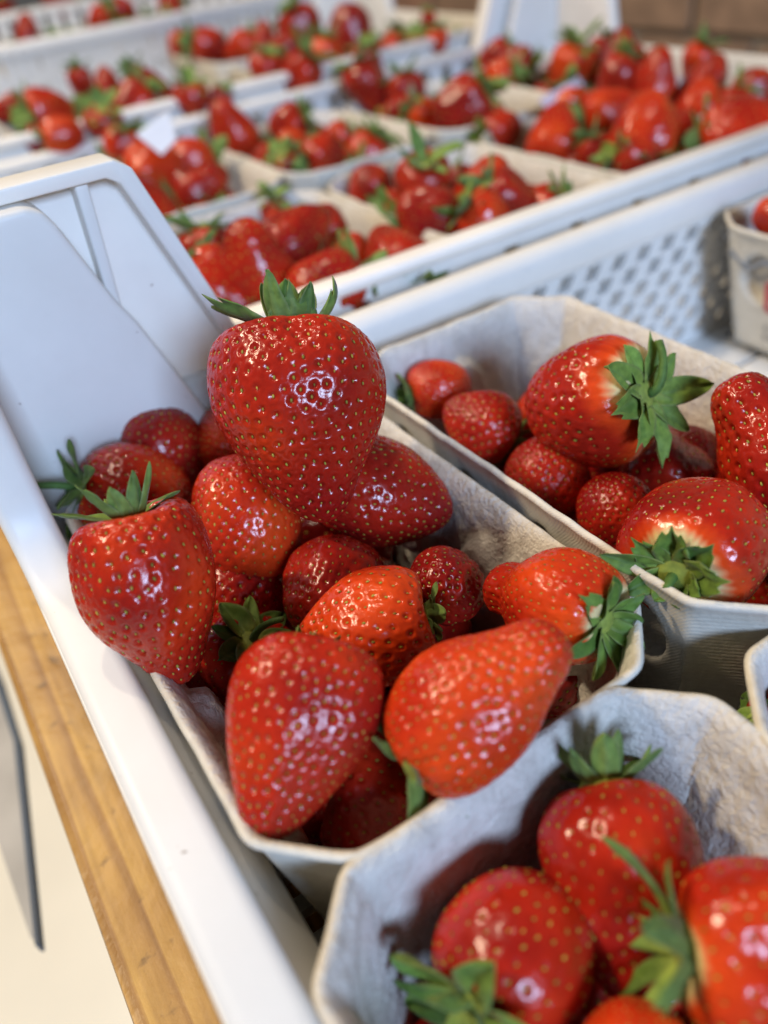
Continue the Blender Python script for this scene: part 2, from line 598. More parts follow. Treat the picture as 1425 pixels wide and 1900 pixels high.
def crate_back(name_label, x0, x1, y0, y1, zo, zfar, far_pattern, post_right=True, group='white plastic crates'):
    """a crate further back: near wall with slots, far wall, side walls, right far corner post"""
    c = thing('crate', name_label, 'crate', (0, 0, 0), group)
    zf = ZF + zo
    zr = 0.05 + zo
    # near wall with window slots under the rim
    link('near_rim', rail('near_rim', [((x, y0 + .035, zr), (0, 1, 0), (0, 0, 1)) for x in (x0, (x0 + x1) / 2, x1)], round_prof(.085, .045, .02)), MP, c)
    nn = int((x1 - x0) / 0.27)
    link('near_wall', lattice('near_wall', nn, 3, (x1 - x0) / nn, .165, .06, .07, 0, .02,
                              lambda u, v, w: (x0 + u, y0 + .03 + w, zf + .005 + v), False), MP, c)
    nf = int((x1 - x0) / far_pattern[0])
    rows = far_pattern[1]
    hh = zfar - zf - .02
    link('far_wall', lattice('far_wall', nf, rows, (x1 - x0) / nf, hh / rows, (x1 - x0) / nf * .42, hh / rows * .8, 0, .02,
                             lambda u, v, w: (x0 + u, y1 - .06 + w, zf + v), False), MP, c)
    link('far_rim', rail('far_rim', [((x, y1 - .04, zfar), (0, 1, 0), (0, 0, 1)) for x in (x0, (x0 + x1) / 2, x1)], round_prof(.085, .05, .02)), MP, c)
    for xa, nm in ((x0, 'left_wall'), (x1 - .05, 'right_wall')):
        link(nm, box_mesh(nm, (xa, y0 + .07, zf), (xa + .05, y1 - .07, zr - .01), .012), MP, c)
    link('floor_panel', box_mesh('floor_panel', (x0 + .05, y0 + .06, zf - .03), (x1 - .05, y1 - .07, zf), .005), MP, c)
    if post_right:
        p = corner_post(c, x1 - .06, -1, y1 - .115, zo)
        side = [(y1 - .02, zr - .3), (y1 - .62, zr - .3), (y1 - .62, zr), (y1 - .50, zr + .52), (y1 - .44, zr + .55), (y1 - .02, zr + .55)]
        link('side_panel', prism_mesh('side_panel', side, 0, x1 - .07, x1 - .005, .012), MP, p)
    return c


crate_back('second white crate whose slotted rim runs behind the near crate', 0.07, 4.12, 1.935, 4.47, 0.05, 0.12, (0.16, 3))
crate_back('third white crate with tall slotted far wall in the blurred background', 0.07, 4.10, 4.53, 6.86, 0.15, 0.37, (0.085, 2))
crate_back('farthest white crate at the top left edge behind the tall slotted wall', 0.2, 4.1, 6.93, 9.2, 0.28, 0.40, (0.16, 3), False)

# ------------------------------------------------------------------ punnets


def punnet_mesh(name, hx, hy, seed, nper=300, nh=44, ch=0.10, h=0.455, dishes=True, rough=1.0):
    rs = np.random.RandomState(seed)
    cor = [(hx - ch, -hy), (hx, -hy + ch), (hx, hy - ch), (hx - ch, hy), (-hx + ch, hy), (-hx, hy - ch), (-hx, -hy + ch), (-hx + ch, -hy)]
    P = np.array(cor + [cor[0]])
    s = np.concatenate([[0], np.cumsum(np.linalg.norm(np.diff(P, axis=0), axis=1))])
    q = np.linspace(0, s[-1], nper, endpoint=False)
    C = np.stack([np.interp(q, s, P[:, k]) for k in (0, 1)], 1)
    k = max(1, nper // 150)
    ker = np.hanning(2 * k + 3)[1:-1]
    ker /= ker.sum()
    for _ in range(1):
        C = np.stack([np.convolve(np.concatenate([C[-k:, j], C[:, j], C[:k, j]]), ker, 'valid') for j in (0, 1)], 1)
    T = np.roll(C, -1, 0) - np.roll(C, 1, 0)
    T /= np.linalg.norm(T, axis=1)[:, None]
    Nn = np.stack([T[:, 1], -T[:, 0]], 1)                 # outward
    ph = rs.rand(8) * 6.28
    per = np.arange(nper) / nper * 2 * math.pi

    def wob(freqs, amps):
        return sum(a * np.sin(f * per + ph[i % 8] + i) for i, (f, a) in enumerate(zip(freqs, amps)))
    rimz = wob((2, 3, 5, 9, 17, 31, 47), (.0007, .0007, .0007, .0008, .0009, .0010, .0010)) * rough
    # corners a touch higher than the middle of the sides
    cd = np.min(np.linalg.norm(C[:, None] - np.array(cor)[None], axis=2), axis=1)
    rimz += 0.003 * np.exp(-(cd / .04) ** 2)
    rimo = wob((2, 3, 7, 13, 29), (.001, .001, .0008, .0008, .0009)) * rough
    th = 0.017

    def wall(v, side):
        """v in 0..1 up the wall; side +1 outer, -1 inner"""
        ins = 0.085 * (1 - v) + 0.05 * max(0, (0.12 - v) / 0.12) ** 2
        z = -h + (h + rimz) * v
        flare = 0.010 * max(0, (v - 0.90) / 0.10) ** 2
        o = -ins + flare + rimo * v + side * th / 2
        if side < 0 and rough:
            nz = np.array([noise.noise(Vector((c[0] * 14, c[1] * 14, v * 6 + seed))) for c in C]) * .002 + \
                np.array([noise.noise(Vector((c[0] * 45, c[1] * 45, v * 20 + seed))) for c in C]) * .003
            o = o + nz * min(1, (1 - v) * 8)
        X = C[:, 0] + Nn[:, 0] * o
        Y = C[:, 1] + Nn[:, 1] * o
        if dishes:
            d = np.zeros(nper)
            for (axis, sg, pos) in [(0, s_, p_) for s_ in (-1, 1) for p_ in (-.33, -.11, .11, .33)] + [(1, s_, 0.0) for s_ in (-1, 1)]:
                along = C[:, 1 - axis]
                face = (Nn[:, axis] * sg > .9)
                rr = np.sqrt(((along - pos * hy / .53) / .07) ** 2 + ((v - .66) * h / .085) ** 2)
                d = np.maximum(d, np.where(face, np.clip((1 - rr) / .18, 0, 1), 0))
            dd = d * d * (3 - 2 * d) * .036
            X -= Nn[:, 0] * dd
            Y -= Nn[:, 1] * dd
        return np.stack([X, Y, np.broadcast_to(z, X.shape)], 1)
    vo = np.linspace(0, 1, nh)
    rings = [wall(v, 1) for v in vo]
    top = rings[-1].copy()
    ti = wall(1.0, -1)
    mid = (top + ti) / 2
    mid[:, 2] += 0.006 + 0.003 * rs.rand(nper) * rough
    rings.append(mid)
    vi = np.linspace(1, 0, nh)
    n_out = len(rings)
    rings += [wall(v, -1) for v in vi]
    rings[-1][:, 2] += th
    V = np.concatenate(rings) * S
    Q = grid_quads(nper, len(rings), True)
    last = (len(rings) - 1) * nper
    polys = [list(range(nper))[::-1], list(range(last, last + nper))]
    me = np_mesh(name, V, Q, polys)
    mi = np.zeros(len(me.polygons), np.int32)
    mi[(n_out - 1) * nper:] = 1
    mi[len(Q)] = 0
    me.materials.append(MCO)
    me.materials.append(MCI)
    me.polygons.foreach_set('material_index', mi)
    return me


def punnet(label, x0, x1, y0, y1, zrim, seed, me=None, rot=0.0, dishes=True, group='cardboard punnets'):
    hx, hy = (x1 - x0) / 2, (y1 - y0) / 2
    if me is None:
        me = punnet_mesh('punnet', hx, hy, seed, 360, 44, rough=0.5, dishes=dishes)
    o = link('punnet', me)
    o.location = ((x0 + hx) * S, (y0 + hy) * S, zrim * S)
    o.rotation_euler = (0, 0, rot)
    return tag(o, label, 'punnet', group)


punnet('grey pulp punnet heaped with berries, the tall upright strawberry standing on it', 0.078, 0.788, 0.535, 1.665, 0.0, 1)
p2 = punnet('grey pulp punnet at right of centre, close against the upright strawberry\'s punnet', 0.826, 1.465, 0.445, 1.608, 0.05, 2)
p2.scale = (1, 1, 1.1)
punnet('nearest pulp punnet cut by the bottom edge of the picture', 0.058, 0.722, -0.62, 0.512, 0.0, 3, dishes=False)
punnet('pulp punnet cut by the right edge, below the berry with the cream shoulder', 0.742, 1.42, -0.72, 0.43, 0.0, 4, dishes=False)
p5 = punnet('printed pulp punnet at right edge beside the perforated crate wall', 2.29, 3.0, 0.60, 1.70, 0.0, 5)
# print on the outer face of that punnet: wavy line, red frame, grey lettering
MBL = mat_plain('grey_blue_ink', (0.24, 0.26, 0.29), 0.7, 60)
MRD = mat_plain('red_ink', (0.45, 0.07, 0.09), 0.7, 60)
MGY = mat_plain('grey_ink', (0.30, 0.30, 0.29), 0.7, 60)


def on_face(yloc, zloc, out=0.0):
    v = (zloc + .455) / .455
    hx = 0.355
    return np.array([-(hx - 0.085 * (1 - v)) - .0065 - out, yloc, zloc]) * S


def strip_mesh(name, pts, w):
    V, F = [], []
    for i, (a, b) in enumerate(pts):
        V += [on_face(a, b + w / 2, .004), on_face(a, b - w / 2, .004), on_face(a, b + w / 2, -.004), on_face(a, b - w / 2, -.004)]
        if i:
            k = i * 4
            F += [(k - 4, k, k + 1, k - 3), (k - 4, k - 2, k + 2, k), (k - 3, k + 1, k + 3, k - 1)]
    return np_mesh(name, V, polys=F, smooth=False)


link('printed_wave', strip_mesh('printed_wave', [(0.46 - t * .9, -0.105 + .018 * math.cos(t * 42)) for t in np.linspace(0, 1, 90)], .018), MBL, p5)
fr = [(0.31, -.16), (0.31, -.255), (0.20, -.255), (0.20, -.16), (0.31, -.16)]
for a, b in zip(fr[:-1], fr[1:]):
    if a[0] == b[0]:
        V = [on_face(a[0] + d, z_, o_) for z_ in (a[1], b[1]) for d in (-.009, .009) for o_ in (.004, -.004)]
        link('printed_frame', np_mesh('printed_frame', V, polys=[(0, 2, 6, 4), (0, 1, 3, 2), (4, 6, 7, 5), (0, 4, 5, 1), (2, 3, 7, 6)], smooth=False), MRD, p5)
    else:
        link('printed_frame', strip_mesh('printed_frame', [a, b], .018), MRD, p5)
for k, (za, n_) in enumerate(((-.325, 7), (-.36, 6))):
    for i in range(n_):
        y_ = 0.315 - i * .022
        link('printed_letter', strip_mesh('printed_letter', [(y_, za), (y_ - .012, za + .004)], .016 if i % 2 else .022), MGY, p5)

# background punnets share one mesh
BGP = punnet_mesh('punnet', 0.365, 0.50, 11, 120, 14, dishes=False)
bgp = [
    ('second crate\'s front-row punnet just behind the upright strawberry\'s calyx', 0.76, 1.51, 2.05, 3.06, .05),
    ('second crate\'s front-row punnet above the perforated wall, with a dark glossy berry', 1.55, 2.29, 2.05, 3.06, .05),
    ('second crate\'s heaped front-row punnet by the slotted rim at upper right', 2.35, 3.09, 2.05, 3.06, .05),
    ('second crate\'s front-row punnet cut by the right edge of the picture', 3.15, 3.90, 2.05, 3.06, .05),
    ('second crate\'s back-row punnet with orange berries beside the raised white corner', 0.76, 1.51, 3.22, 4.24, .05),
    ('second crate\'s back-row punnet left of centre with pale green sepals', 1.55, 2.29, 3.22, 4.24, .05),
    ('second crate\'s back-row punnet with one large dark egg-shaped berry', 2.35, 3.09, 3.22, 4.24, .05),
    ('second crate\'s back-row punnet at the crate\'s far right corner', 3.15, 3.90, 3.22, 4.24, .05),
    ('third crate\'s punnet at left edge with large green calyxes', 0.78, 1.55, 4.66, 5.62, .15),
    ('third crate\'s punnet below the blue tall corner at top centre', 2.32, 3.05, 4.66, 5.62, .15),
    ('third crate\'s small far punnet left of the white corner edge, full of green sepals', 3.10, 3.86, 4.66, 5.62, .15),
    ('third crate\'s rear punnet standing against the tall slotted wall', 2.32, 3.05, 5.72, 6.70, .15),
    ('farthest crate\'s punnet at top left corner of the picture', 1.15, 1.95, 7.1, 8.1, .30),
    ('farthest crate\'s punnet right of the lone berry at top left', 2.0, 2.8, 7.1, 8.1, .30),
]
for i, (lb, x0, x1, y0, y1, z) in enumerate(bgp):
    o = punnet(lb, x0, x1, y0, y1, z, 11, me=BGP, rot=random.Random(i).uniform(-.03, .03))
    o.scale = ((x1 - x0) / .73, (y1 - y0) / 1.0, 1)

# ------------------------------------------------------------------ strawberries
PROF = {
    'heart': [(0, .41), (.22, .445), (.47, .49), (.72, .478), (.91, .385), (1.0, .23), (.975, .07), (.85, -.07), (.69, -.19), (.53, -.30), (.37, -.41), (.22, -.473), (.09, -.50), (0, -.5)],
    'cone': [(0, .42), (.22, .44), (.48, .475), (.74, .455), (.93, .34), (1.0, .17), (.95, 0), (.82, -.14), (.65, -.27), (.46, -.385), (.27, -.463), (.1, -.497), (0, -.5)],
    'round': [(0, .42), (.25, .45), (.52, .475), (.78, .41), (.95, .26), (1.0, .07), (.97, -.10), (.86, -.26), (.67, -.39), (.43, -.47), (.18, -.497), (0, -.5)],
    'long': [(0, .43), (.25, .455), (.52, .475), (.78, .42), (.95, .30), (1.0, .14), (.94, -.05), (.80, -.19), (.66, -.30), (.52, -.395), (.34, -.467), (.14, -.498), (0, -.5)],
}
PROF['knob'] = [(0, .42), (.22, .44), (.48, .475), (.74, .455), (.93, .34), (1.0, .17), (.96, .02), (.84, -.11), (.66, -.21), (.545, -.275), (.52, -.34), (.50, -.40), (.38, -.465), (.18, -.497), (0, -.5)]
PROF['neck'] = [(0, .42), (.22, .44), (.48, .475), (.74, .455), (.93, .34), (1.0, .19), (.97, .05), (.86, -.08), (.70, -.19), (.57, -.29), (.49, -.38), (.37, -.455), (.18, -.495), (0, -.5)]
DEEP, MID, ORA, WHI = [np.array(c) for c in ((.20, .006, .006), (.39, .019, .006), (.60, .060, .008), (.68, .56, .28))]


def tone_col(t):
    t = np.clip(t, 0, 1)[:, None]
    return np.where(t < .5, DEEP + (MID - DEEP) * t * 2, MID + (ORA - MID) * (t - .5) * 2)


def berry_geo(L, W, prof='cone', nu=150, nv=116, nseed=190, seed=0, tone=.5, white=0.0, ell=1.0, bend=(0, 0),
              bumps=(), lobe=.035, dim=1.2, wrinkle=0.0, seedsize=1.0):
    """returns flesh mesh, seeds mesh. local +z = calyx end, +x faces the lens"""
    rs = np.random.RandomState(seed)
    pr = catmull(PROF[prof], nv + 2)[1:-1]
    th = np.linspace(0, 2 * math.pi, nu, endpoint=False)
    ph = rs.rand(10) * 6.28

    def surf(tt, tc):
        r = np.interp(tt, np.linspace(0, 1, nv), pr[:, 0]) * W / 2
        z = np.interp(tt, np.linspace(0, 1, nv), pr[:, 1])
        env = np.clip(tt * 4, 0, 1)
        f = 1 + lobe * env * (np.cos(2 * tc + ph[0]) * .8 + np.cos(3 * tc + ph[1]) * .7 + .5 * np.cos(5 * tc + ph[2] + 3 * z) + .3 * np.cos(7 * tc + ph[3] - 4 * z))
        f = f * (1 + lobe * .9 * np.sin(z * 7 + ph[4] + np.cos(tc + ph[5])))
        if wrinkle:
            f = f * (1 + wrinkle * np.sin(z * 19 + 2.2 * np.sin(3 * tc + ph[6])) * np.cos(4 * tc + ph[7] + z * 5) * env)
        for (bt, bz, ba, bw) in bumps:
            dt = np.angle(np.exp(1j * (tc - math.radians(bt))))
            f = f + ba * np.exp(-(dt / bw) ** 2 - ((z - bz) / (bw * .45)) ** 2)
        rr = r * f
        zz = z + .02 * np.cos(tc * 2 + ph[8]) * np.clip(.6 - tt, 0, 1) * 1.2
        x = rr * np.cos(tc) + bend[0] * W * (zz - .1) ** 2 * np.sign(.1 - zz)
        y = rr * np.sin(tc) * ell + bend[1] * W * (zz - .1) ** 2 * np.sign(.1 - zz)
        return np.stack([x, y, zz * L], -1)

    def normals(P):
        du = np.roll(P, -1, 1) - np.roll(P, 1, 1)
        dv = np.gradient(P, axis=0)
        n = np.cross(dv, du)
        n /= np.linalg.norm(n, axis=2)[..., None] + 1e-12
        return n
    T, TH = np.meshgrid(np.linspace(0, 1, nv), th, indexing='ij')
    P = surf(T, TH)
    n = normals(P)
    c = P.mean((0, 1))
    if ((P - c) * n).sum() < 0:
        n = -n
    # phyllotaxis seeds with equal area spacing
    ds = np.linalg.norm(np.diff(P, axis=0), axis=2).mean(1)
    ring = np.linalg.norm(np.roll(P, -1, 1) - P, axis=2).sum(1)
    area = np.concatenate([[0], np.cumsum(ds * (ring[1:] + ring[:-1]) / 2)])
    # seeds spread by farthest-point picking, closer together towards the tip
    tmin = .06 + .22 * white
    cand = np.flatnonzero((T.ravel() > tmin) & (T.ravel() < .99))
    step = max(1, len(cand) // 14000)
    cand = cand[rs.permutation(len(cand))[::step]]
    CP = P.reshape(-1, 3)[cand]
    wt = 1 + .45 * T.ravel()[cand] + rs.normal(0, .05, len(cand))
    dist = np.full(len(cand), 1e9)
    pick = [rs.randint(len(cand))]
    for _ in range(nseed - 1):
        q = CP[pick[-1]]
        dist = np.minimum(dist, ((CP - q) ** 2).sum(1))
        pick.append(int(np.argmax(dist * wt)))
    ta, tha = T.ravel()[cand[pick]], TH.ravel()[cand[pick]]
    SP = surf(ta, tha)
    spc = math.sqrt(area[-1] / nseed)
    Pf = P.reshape(-1, 3)
    d2 = (Pf ** 2).sum(1)[:, None] + (SP ** 2).sum(1)[None] - 2 * Pf @ SP.T
    d = np.sqrt(np.maximum(np.partition(d2, 1, axis=1)[:, :2], 0)) / spc
    d1, edge = d[:, 0], d[:, 1] - d[:, 0]
    pv = rs.uniform(.55, 1.3, nseed)
    near = pv[np.argmin(d2, axis=1)]
    tf = T.ravel()
    amp = spc * dim * np.clip(tf * 8, 0, 1) * np.clip((tf - 1.05 * white) * 9 + .1, .0, 1)
    hgt = -.20 * near * np.exp(-(d1 / .27) ** 2.0) + .02 * np.exp(-((d1 - .40) / .16) ** 2) - .030 * np.exp(-(edge / .22) ** 2)
    ln = np.array([noise.noise(Vector(p * (2.2 / W)) + Vector((seed, 0, 0))) for p in Pf[::3]])
    low = np.repeat(ln, 3)[:len(Pf)]
    hgt2 = hgt * amp + low * W * .012
    V = Pf + n.reshape(-1, 3) * hgt2[:, None]
    # colour
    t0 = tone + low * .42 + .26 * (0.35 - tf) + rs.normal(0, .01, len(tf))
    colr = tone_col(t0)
    if white > 0:
        jag = .05 * np.sin(3 * TH.ravel() + ph[9]) + .008 * np.sin(31 * TH.ravel() + 3 * np.sin(5 * TH.ravel())) + .12 * low
        wm = np.clip((white + jag - tf) / .07, 0, 1)[:, None] ** 1.3
        om = np.clip((white + .10 + jag - tf) / .12, 0, 1)[:, None]
        colr = colr * (1 - om) + ORA * om
        colr = colr * (1 - wm) + WHI * wm
    Q = grid_quads(nu, nv, True)[:, ::-1]
    last = (nv - 1) * nu
    flesh = np_mesh('flesh', V, Q, [list(range(nu)), list(range(last, last + nu))[::-1]])
    set_color(flesh, colr)
    # seeds
    i_n = np.argmin(d2, axis=0)
    nn = n.reshape(-1, 3)[i_n]
    base = SP + nn * (-.13 * pv * spc * dim + low[i_n] * W * .012)[:, None]
    mer = surf(np.clip(ta + .02, 0, 1), tha) - surf(np.clip(ta - .02, 0, 1), tha)
    mer -= (mer * nn).sum(1)[:, None] * nn
    mer /= np.linalg.norm(mer, axis=1)[:, None] + 1e-12
    sid = np.cross(nn, mer)
    a = [(0, 0, 1)]
    uv = []
    for (zz, rr) in ((.75, .66), (.1, 1.0)):
        for j in range(7):
            q = j / 7 * 6.2832
            uv.append((math.cos(q) * rr * (1 - .15 * math.sin(q)), math.sin(q) * rr, zz))
    loc = np.array([(0, 0, 1.0)] + uv + [(0, 0, -.6)])
    rotj = rs.normal(0, .22, nseed)
    m2 = mer * np.cos(rotj)[:, None] + sid * np.sin(rotj)[:, None]
    s2 = np.cross(nn, m2)
    sz = spc * seedsize * rs.uniform(.70, 1.12, nseed)
    SV = base[:, None] + (loc[None, :, 0:1] * s2[:, None] * .088 + loc[None, :, 1:2] * m2[:, None] * .155 + loc[None, :, 2:3] * nn[:, None] * .075) * sz[:, None, None]
    faces = [(0, 1 + j, 1 + (j + 1) % 7) for j in range(7)] + [(1 + j, 8 + j, 8 + (j + 1) % 7, 1 + (j + 1) % 7) for j in range(7)] + [(8 + j, 15, 8 + (j + 1) % 7) for j in range(7)]
    allf = [tuple(v + 16 * i for v in f) for i in range(nseed) for f in faces]
    seeds = np_mesh('seeds', SV.reshape(-1, 3), polys=allf)
    g = rs.rand(nseed)[:, None]
    sc_ = (np.array([.27, .27, .035]) * (1 - g) + np.array([.37, .26, .04]) * g) * rs.uniform(.55, 1.25, nseed)[:, None]
    set_color(seeds, np.repeat(sc_, 16, axis=0))
    return flesh, seeds, pr[0, 1] * L


def sepal_verts(L, W, e0, e1, phi, r0, rs, teeth=0.0, ns=15, nw=11, curl=.25):
    """one sepal rooted at radius r0 on the calyx, elevations e0 -> e1 in radians above the calyx plane"""
    s = np.linspace(0, 1, ns)
    c = np.linspace(-1, 1, nw)
    el = e0 + (e1 - e0) * s ** 1.2
    px = np.concatenate([[0], np.cumsum((np.cos(el)[1:] + np.cos(el)[:-1]) / 2 / (ns - 1))]) * L + r0
    pz = np.concatenate([[0], np.cumsum((np.sin(el)[1:] + np.sin(el)[:-1]) / 2 / (ns - 1))]) * L
    wid = W / 2 * (.50 * (1 - s) ** 1.5 + 1.62 * s ** .85 * (1 - s) ** .70)
    if teeth:
        wid = np.maximum(wid, W / 2 * (.72 - .5 * np.clip(s - .75, 0, 1)) * (s > .45))
    nx, nz = -np.sin(el), np.cos(el)
    out = np.zeros((ns, nw, 3))
    tw = rs.normal(0, .3)
    for j, cc in enumerate(c):
        ss = s
        if teeth:                                      # three points at the end of the sepal
            lim = 1 - teeth * abs(math.sin(1.5 * math.pi * cc)) - .22 * abs(cc) ** 1.5
            ss = np.where(s < .4, s, .4 + (s - .4) / .6 * max(lim - .4, .05))
        px_, pz_ = np.interp(ss, s, px), np.interp(ss, s, pz)
        off = curl * (abs(cc) ** 1.4) * wid + .045 * W * math.sin(cc * 4 + phi * 3) * np.sin(s * 8 + phi) - .05 * W * math.exp(-(cc / .16) ** 2)
        out[:, j, 0] = px_ + nx * off
        out[:, j, 1] = cc * wid + tw * W * .35 * s ** 2
        out[:, j, 2] = pz_ + nz * off
    return out, s, c


G1, G2, GB = np.array([.062, .145, .020]), np.array([.21, .34, .062]), np.array([.34, .42, .08])


def sepal_color(s, c, rs, bright):
    Sg, Cg = np.meshgrid(s, c, indexing='ij')
    g = G1 * (1 - bright) + G2 * bright
    col = np.ones((len(s), len(c), 1)) * g * rs.uniform(.85, 1.2)
    vein = np.exp(-(Cg / .13) ** 2)[..., None] * .45
    vein2 = (np.clip(np.sin((Sg * 1.0 + abs(Cg) * .35) * 30), .6, 1) - .6)[..., None] * .35
    col = col * (1 - vein - vein2) + np.array([.17, .26, .08]) * (vein + vein2)
    bs = np.clip(1 - Sg / .38, 0, 1)[..., None] ** 1.3
    col = col * (1 - bs * .85) + GB * bs * .85
    edge = np.clip((abs(Cg) - .9) / .1, 0, 1)[..., None] * .35
    return col * (1 - edge) + np.array([.26, .28, .14]) * edge


def sepal_mesh(arr, s, c, rs, bright, thick):
    ns, nw = arr.shape[:2]
    du = np.gradient(arr, axis=0)
    dv = np.gradient(arr, axis=1)
    nrm = np.cross(du, dv)
    nrm /= np.linalg.norm(nrm, axis=2)[..., None] + 1e-12
    lo = arr - nrm * thick
    V = np.concatenate([arr.reshape(-1, 3), lo.reshape(-1, 3)])
    q = grid_quads(nw, ns)
    o = ns * nw
    Q = [q, q[:, ::-1] + o]
    rim = [i for i in range(nw)] + [k * nw + nw - 1 for k in range(1, ns)] + [(ns - 1) * nw + k for k in range(nw - 2, -1, -1)] + [k * nw for k in range(ns - 2, 0, -1)]
    rq = [(rim[i], rim[(i + 1) % len(rim)], rim[(i + 1) % len(rim)] + o, rim[i] + o) for i in range(len(rim))]
    Q.append(np.array(rq)[:, ::-1])
    col = sepal_color(s, c, rs, bright).reshape(-1, 3)
    return V, np.concatenate(Q), np.concatenate([col, col * .9 + .02])


def tube(name, pts, radii, col, n=8):
    V, Q = [], []
    P = np.array(pts)
    for i in range(len(P)):
        d = P[min(i + 1, len(P) - 1)] - P[max(i - 1, 0)]
        d /= np.linalg.norm(d) + 1e-12
        a = np.cross(d, (0.3, .9, .2))
        a /= np.linalg.norm(a)
        b = np.cross(d, a)
        for k in range(n):
            t = k / n * 6.2832
            V.append(P[i] + radii[i] * (math.cos(t) * a + math.sin(t) * b))
    Q = grid_quads(n, len(P), True)
    me = np_mesh(name, V, Q, [list(range(n))[::-1], list(range((len(P) - 1) * n, len(P) * n))])
    set_color(me, np.tile(np.array(col), (len(V), 1)))
    return me


def add_calyx(parent, zc, W, seed, n=9, length=.5, width=.2, e0=20, e1=10, espread=18, bright=.5, teeth=.0, stem=None, single=False, phi0=0.0, skip=(), sc_=1.0, custom=None, lift=0.035):
    """lengths are fractions of the berry width W; elevations in degrees above the calyx plane"""
    rs = np.random.RandomState(seed)
    hubr = .13 * W * sc_
    prof = [(0.0, -.02), (.75, -.03), (1.0, .02), (.8, .22), (.45, .38), (0.12, .42)]
    V, Q = [], []
    nn = 14
    for (r, z) in prof:
        for k in range(nn):
            t = k / nn * 6.2832
            V.append((max(r, .01) * hubr * math.cos(t), max(r, .01) * hubr * math.sin(t), z * hubr))
    V = np.array(V)
    Qh = grid_quads(nn, len(prof), True)
    colh = np.tile(GB * .9, (len(V), 1))
    parts = []
    specs = custom or []
    if not custom:
        for i in range(n):
            big = i % 2 == 0
            specs.append((phi0 + i / n * 360 + rs.normal(0, 7), length * 1.12 * rs.uniform(.8, 1.12) * (1 if big else .82), width * 1.25 * rs.uniform(.85, 1.15) * (1 if big else .68),
                          e0 + rs.normal(0, espread), e1 + rs.normal(0, espread * 1.6), teeth if big else 0))
    for i, (ph, ln, wd, a0, a1, te) in enumerate(specs):
        if i in skip:
            continue
        arr, s, c = sepal_verts(ln * W, wd * W * 1.2, math.radians(a0), math.radians(a1), math.radians(ph), hubr * .55, rs, te, curl=rs.uniform(.15, .5),
                                **({'ns': 8, 'nw': 5} if single else {}))
        p = math.radians(ph)
        Rz = np.array([[math.cos(p), -math.sin(p), 0], [math.sin(p), math.cos(p), 0], [0, 0, 1]])
        arr = arr @ Rz.T
        arr[..., 2] += hubr * .08
        parts.append(sepal_mesh(arr, s, c, rs, np.clip(bright + .15 + rs.normal(0, .18), 0, 1), .004 * W))
    if single:
        VV, QQ, CC = [V], [Qh], [colh]
        off = len(V)
        for v, q, cc in parts:
            VV.append(v)
            QQ.append(q + off)
            CC.append(cc)
            off += len(v)
        me = np_mesh('calyx', np.concatenate(VV), np.concatenate(QQ))
        set_color(me, np.concatenate(CC))
        return me
    me = np_mesh('calyx', V, Qh, [list(range((len(prof) - 1) * nn, len(prof) * nn))])
    set_color(me, colh)
    cal = link('calyx', me, ML, parent)
    cal.location = (0, 0, zc + lift * W)
    for v, q, cc in parts:
        ms = np_mesh('sepal', v, q)
        set_color(ms, cc)
        link('sepal', ms, ML, cal)
    if stem:
        ln, (tx, ty), cut = stem
        pts = [(tx * t * t * ln * W, ty * t * t * ln * W, hubr * .3 + ln * W * t * math.sqrt(max(.05, 1 - .5 * (tx * tx + ty * ty) * t))) for t in np.linspace(0, 1, 9)]
        rad = [.034 * W * (1.2 - .4 * t) for t in np.linspace(0, 1, 9)]
        link('stem', tube('stem', pts, rad, (.10, .20, .045)), ML, cal)
    return cal


def pose(c_px, z, ang, tilt):
    p, dep = unproject(c_px, z)
    ray = p - np.array([0, 0, 1.0])
    ray /= np.linalg.norm(ray)
    ex = R[:, 0] - (R[:, 0] @ ray) * ray
    ex /= np.linalg.norm(ex)
    ey = np.cross(ex, ray)
    if ey @ (-R[:, 1]) < 0:
        ey = -ey
    a, t = math.radians(ang), math.radians(tilt)
    ax = (math.cos(a) * ex + math.sin(a) * ey) * math.cos(t) - ray * math.sin(t)
    xx = -ray - (-ray @ ax) * ax
    xx /= np.linalg.norm(xx)
    yy = np.cross(ax, xx)
    m = Matrix(((xx[0], yy[0], ax[0], p[0] * S), (xx[1], yy[1], ax[1], p[1] * S), (xx[2], yy[2], ax[2], p[2] * S), (0, 0, 0, 1)))
    return m, dep


GRP = 'strawberries in the near punnets'


def berry(label, c, w, asp, ang, tilt, z, prof='cone', tone=.5, white=0.0, cal=None, res=(150, 116), nseed=None, group=GRP, seed=0, **kw):
    m, dep = pose(c, z, ang, tilt)
    W = w * dep / FPX * S
    L = W * asp
    ns = int((nseed or 215 * asp) * 1.62)
    fm, sm, ztop = berry_geo(L, W, prof, res[0], res[1], ns, seed, tone, white, **kw)
    t = thing('strawberry', label, 'strawberry', (0, 0, 0), group)
    t.matrix_world = m
    link('flesh', fm, MF, t)
    link('seeds', sm, MS, t, 'stuff')
    if cal is not None:
        add_calyx(t, ztop, W, seed + 100, **cal)
    return t


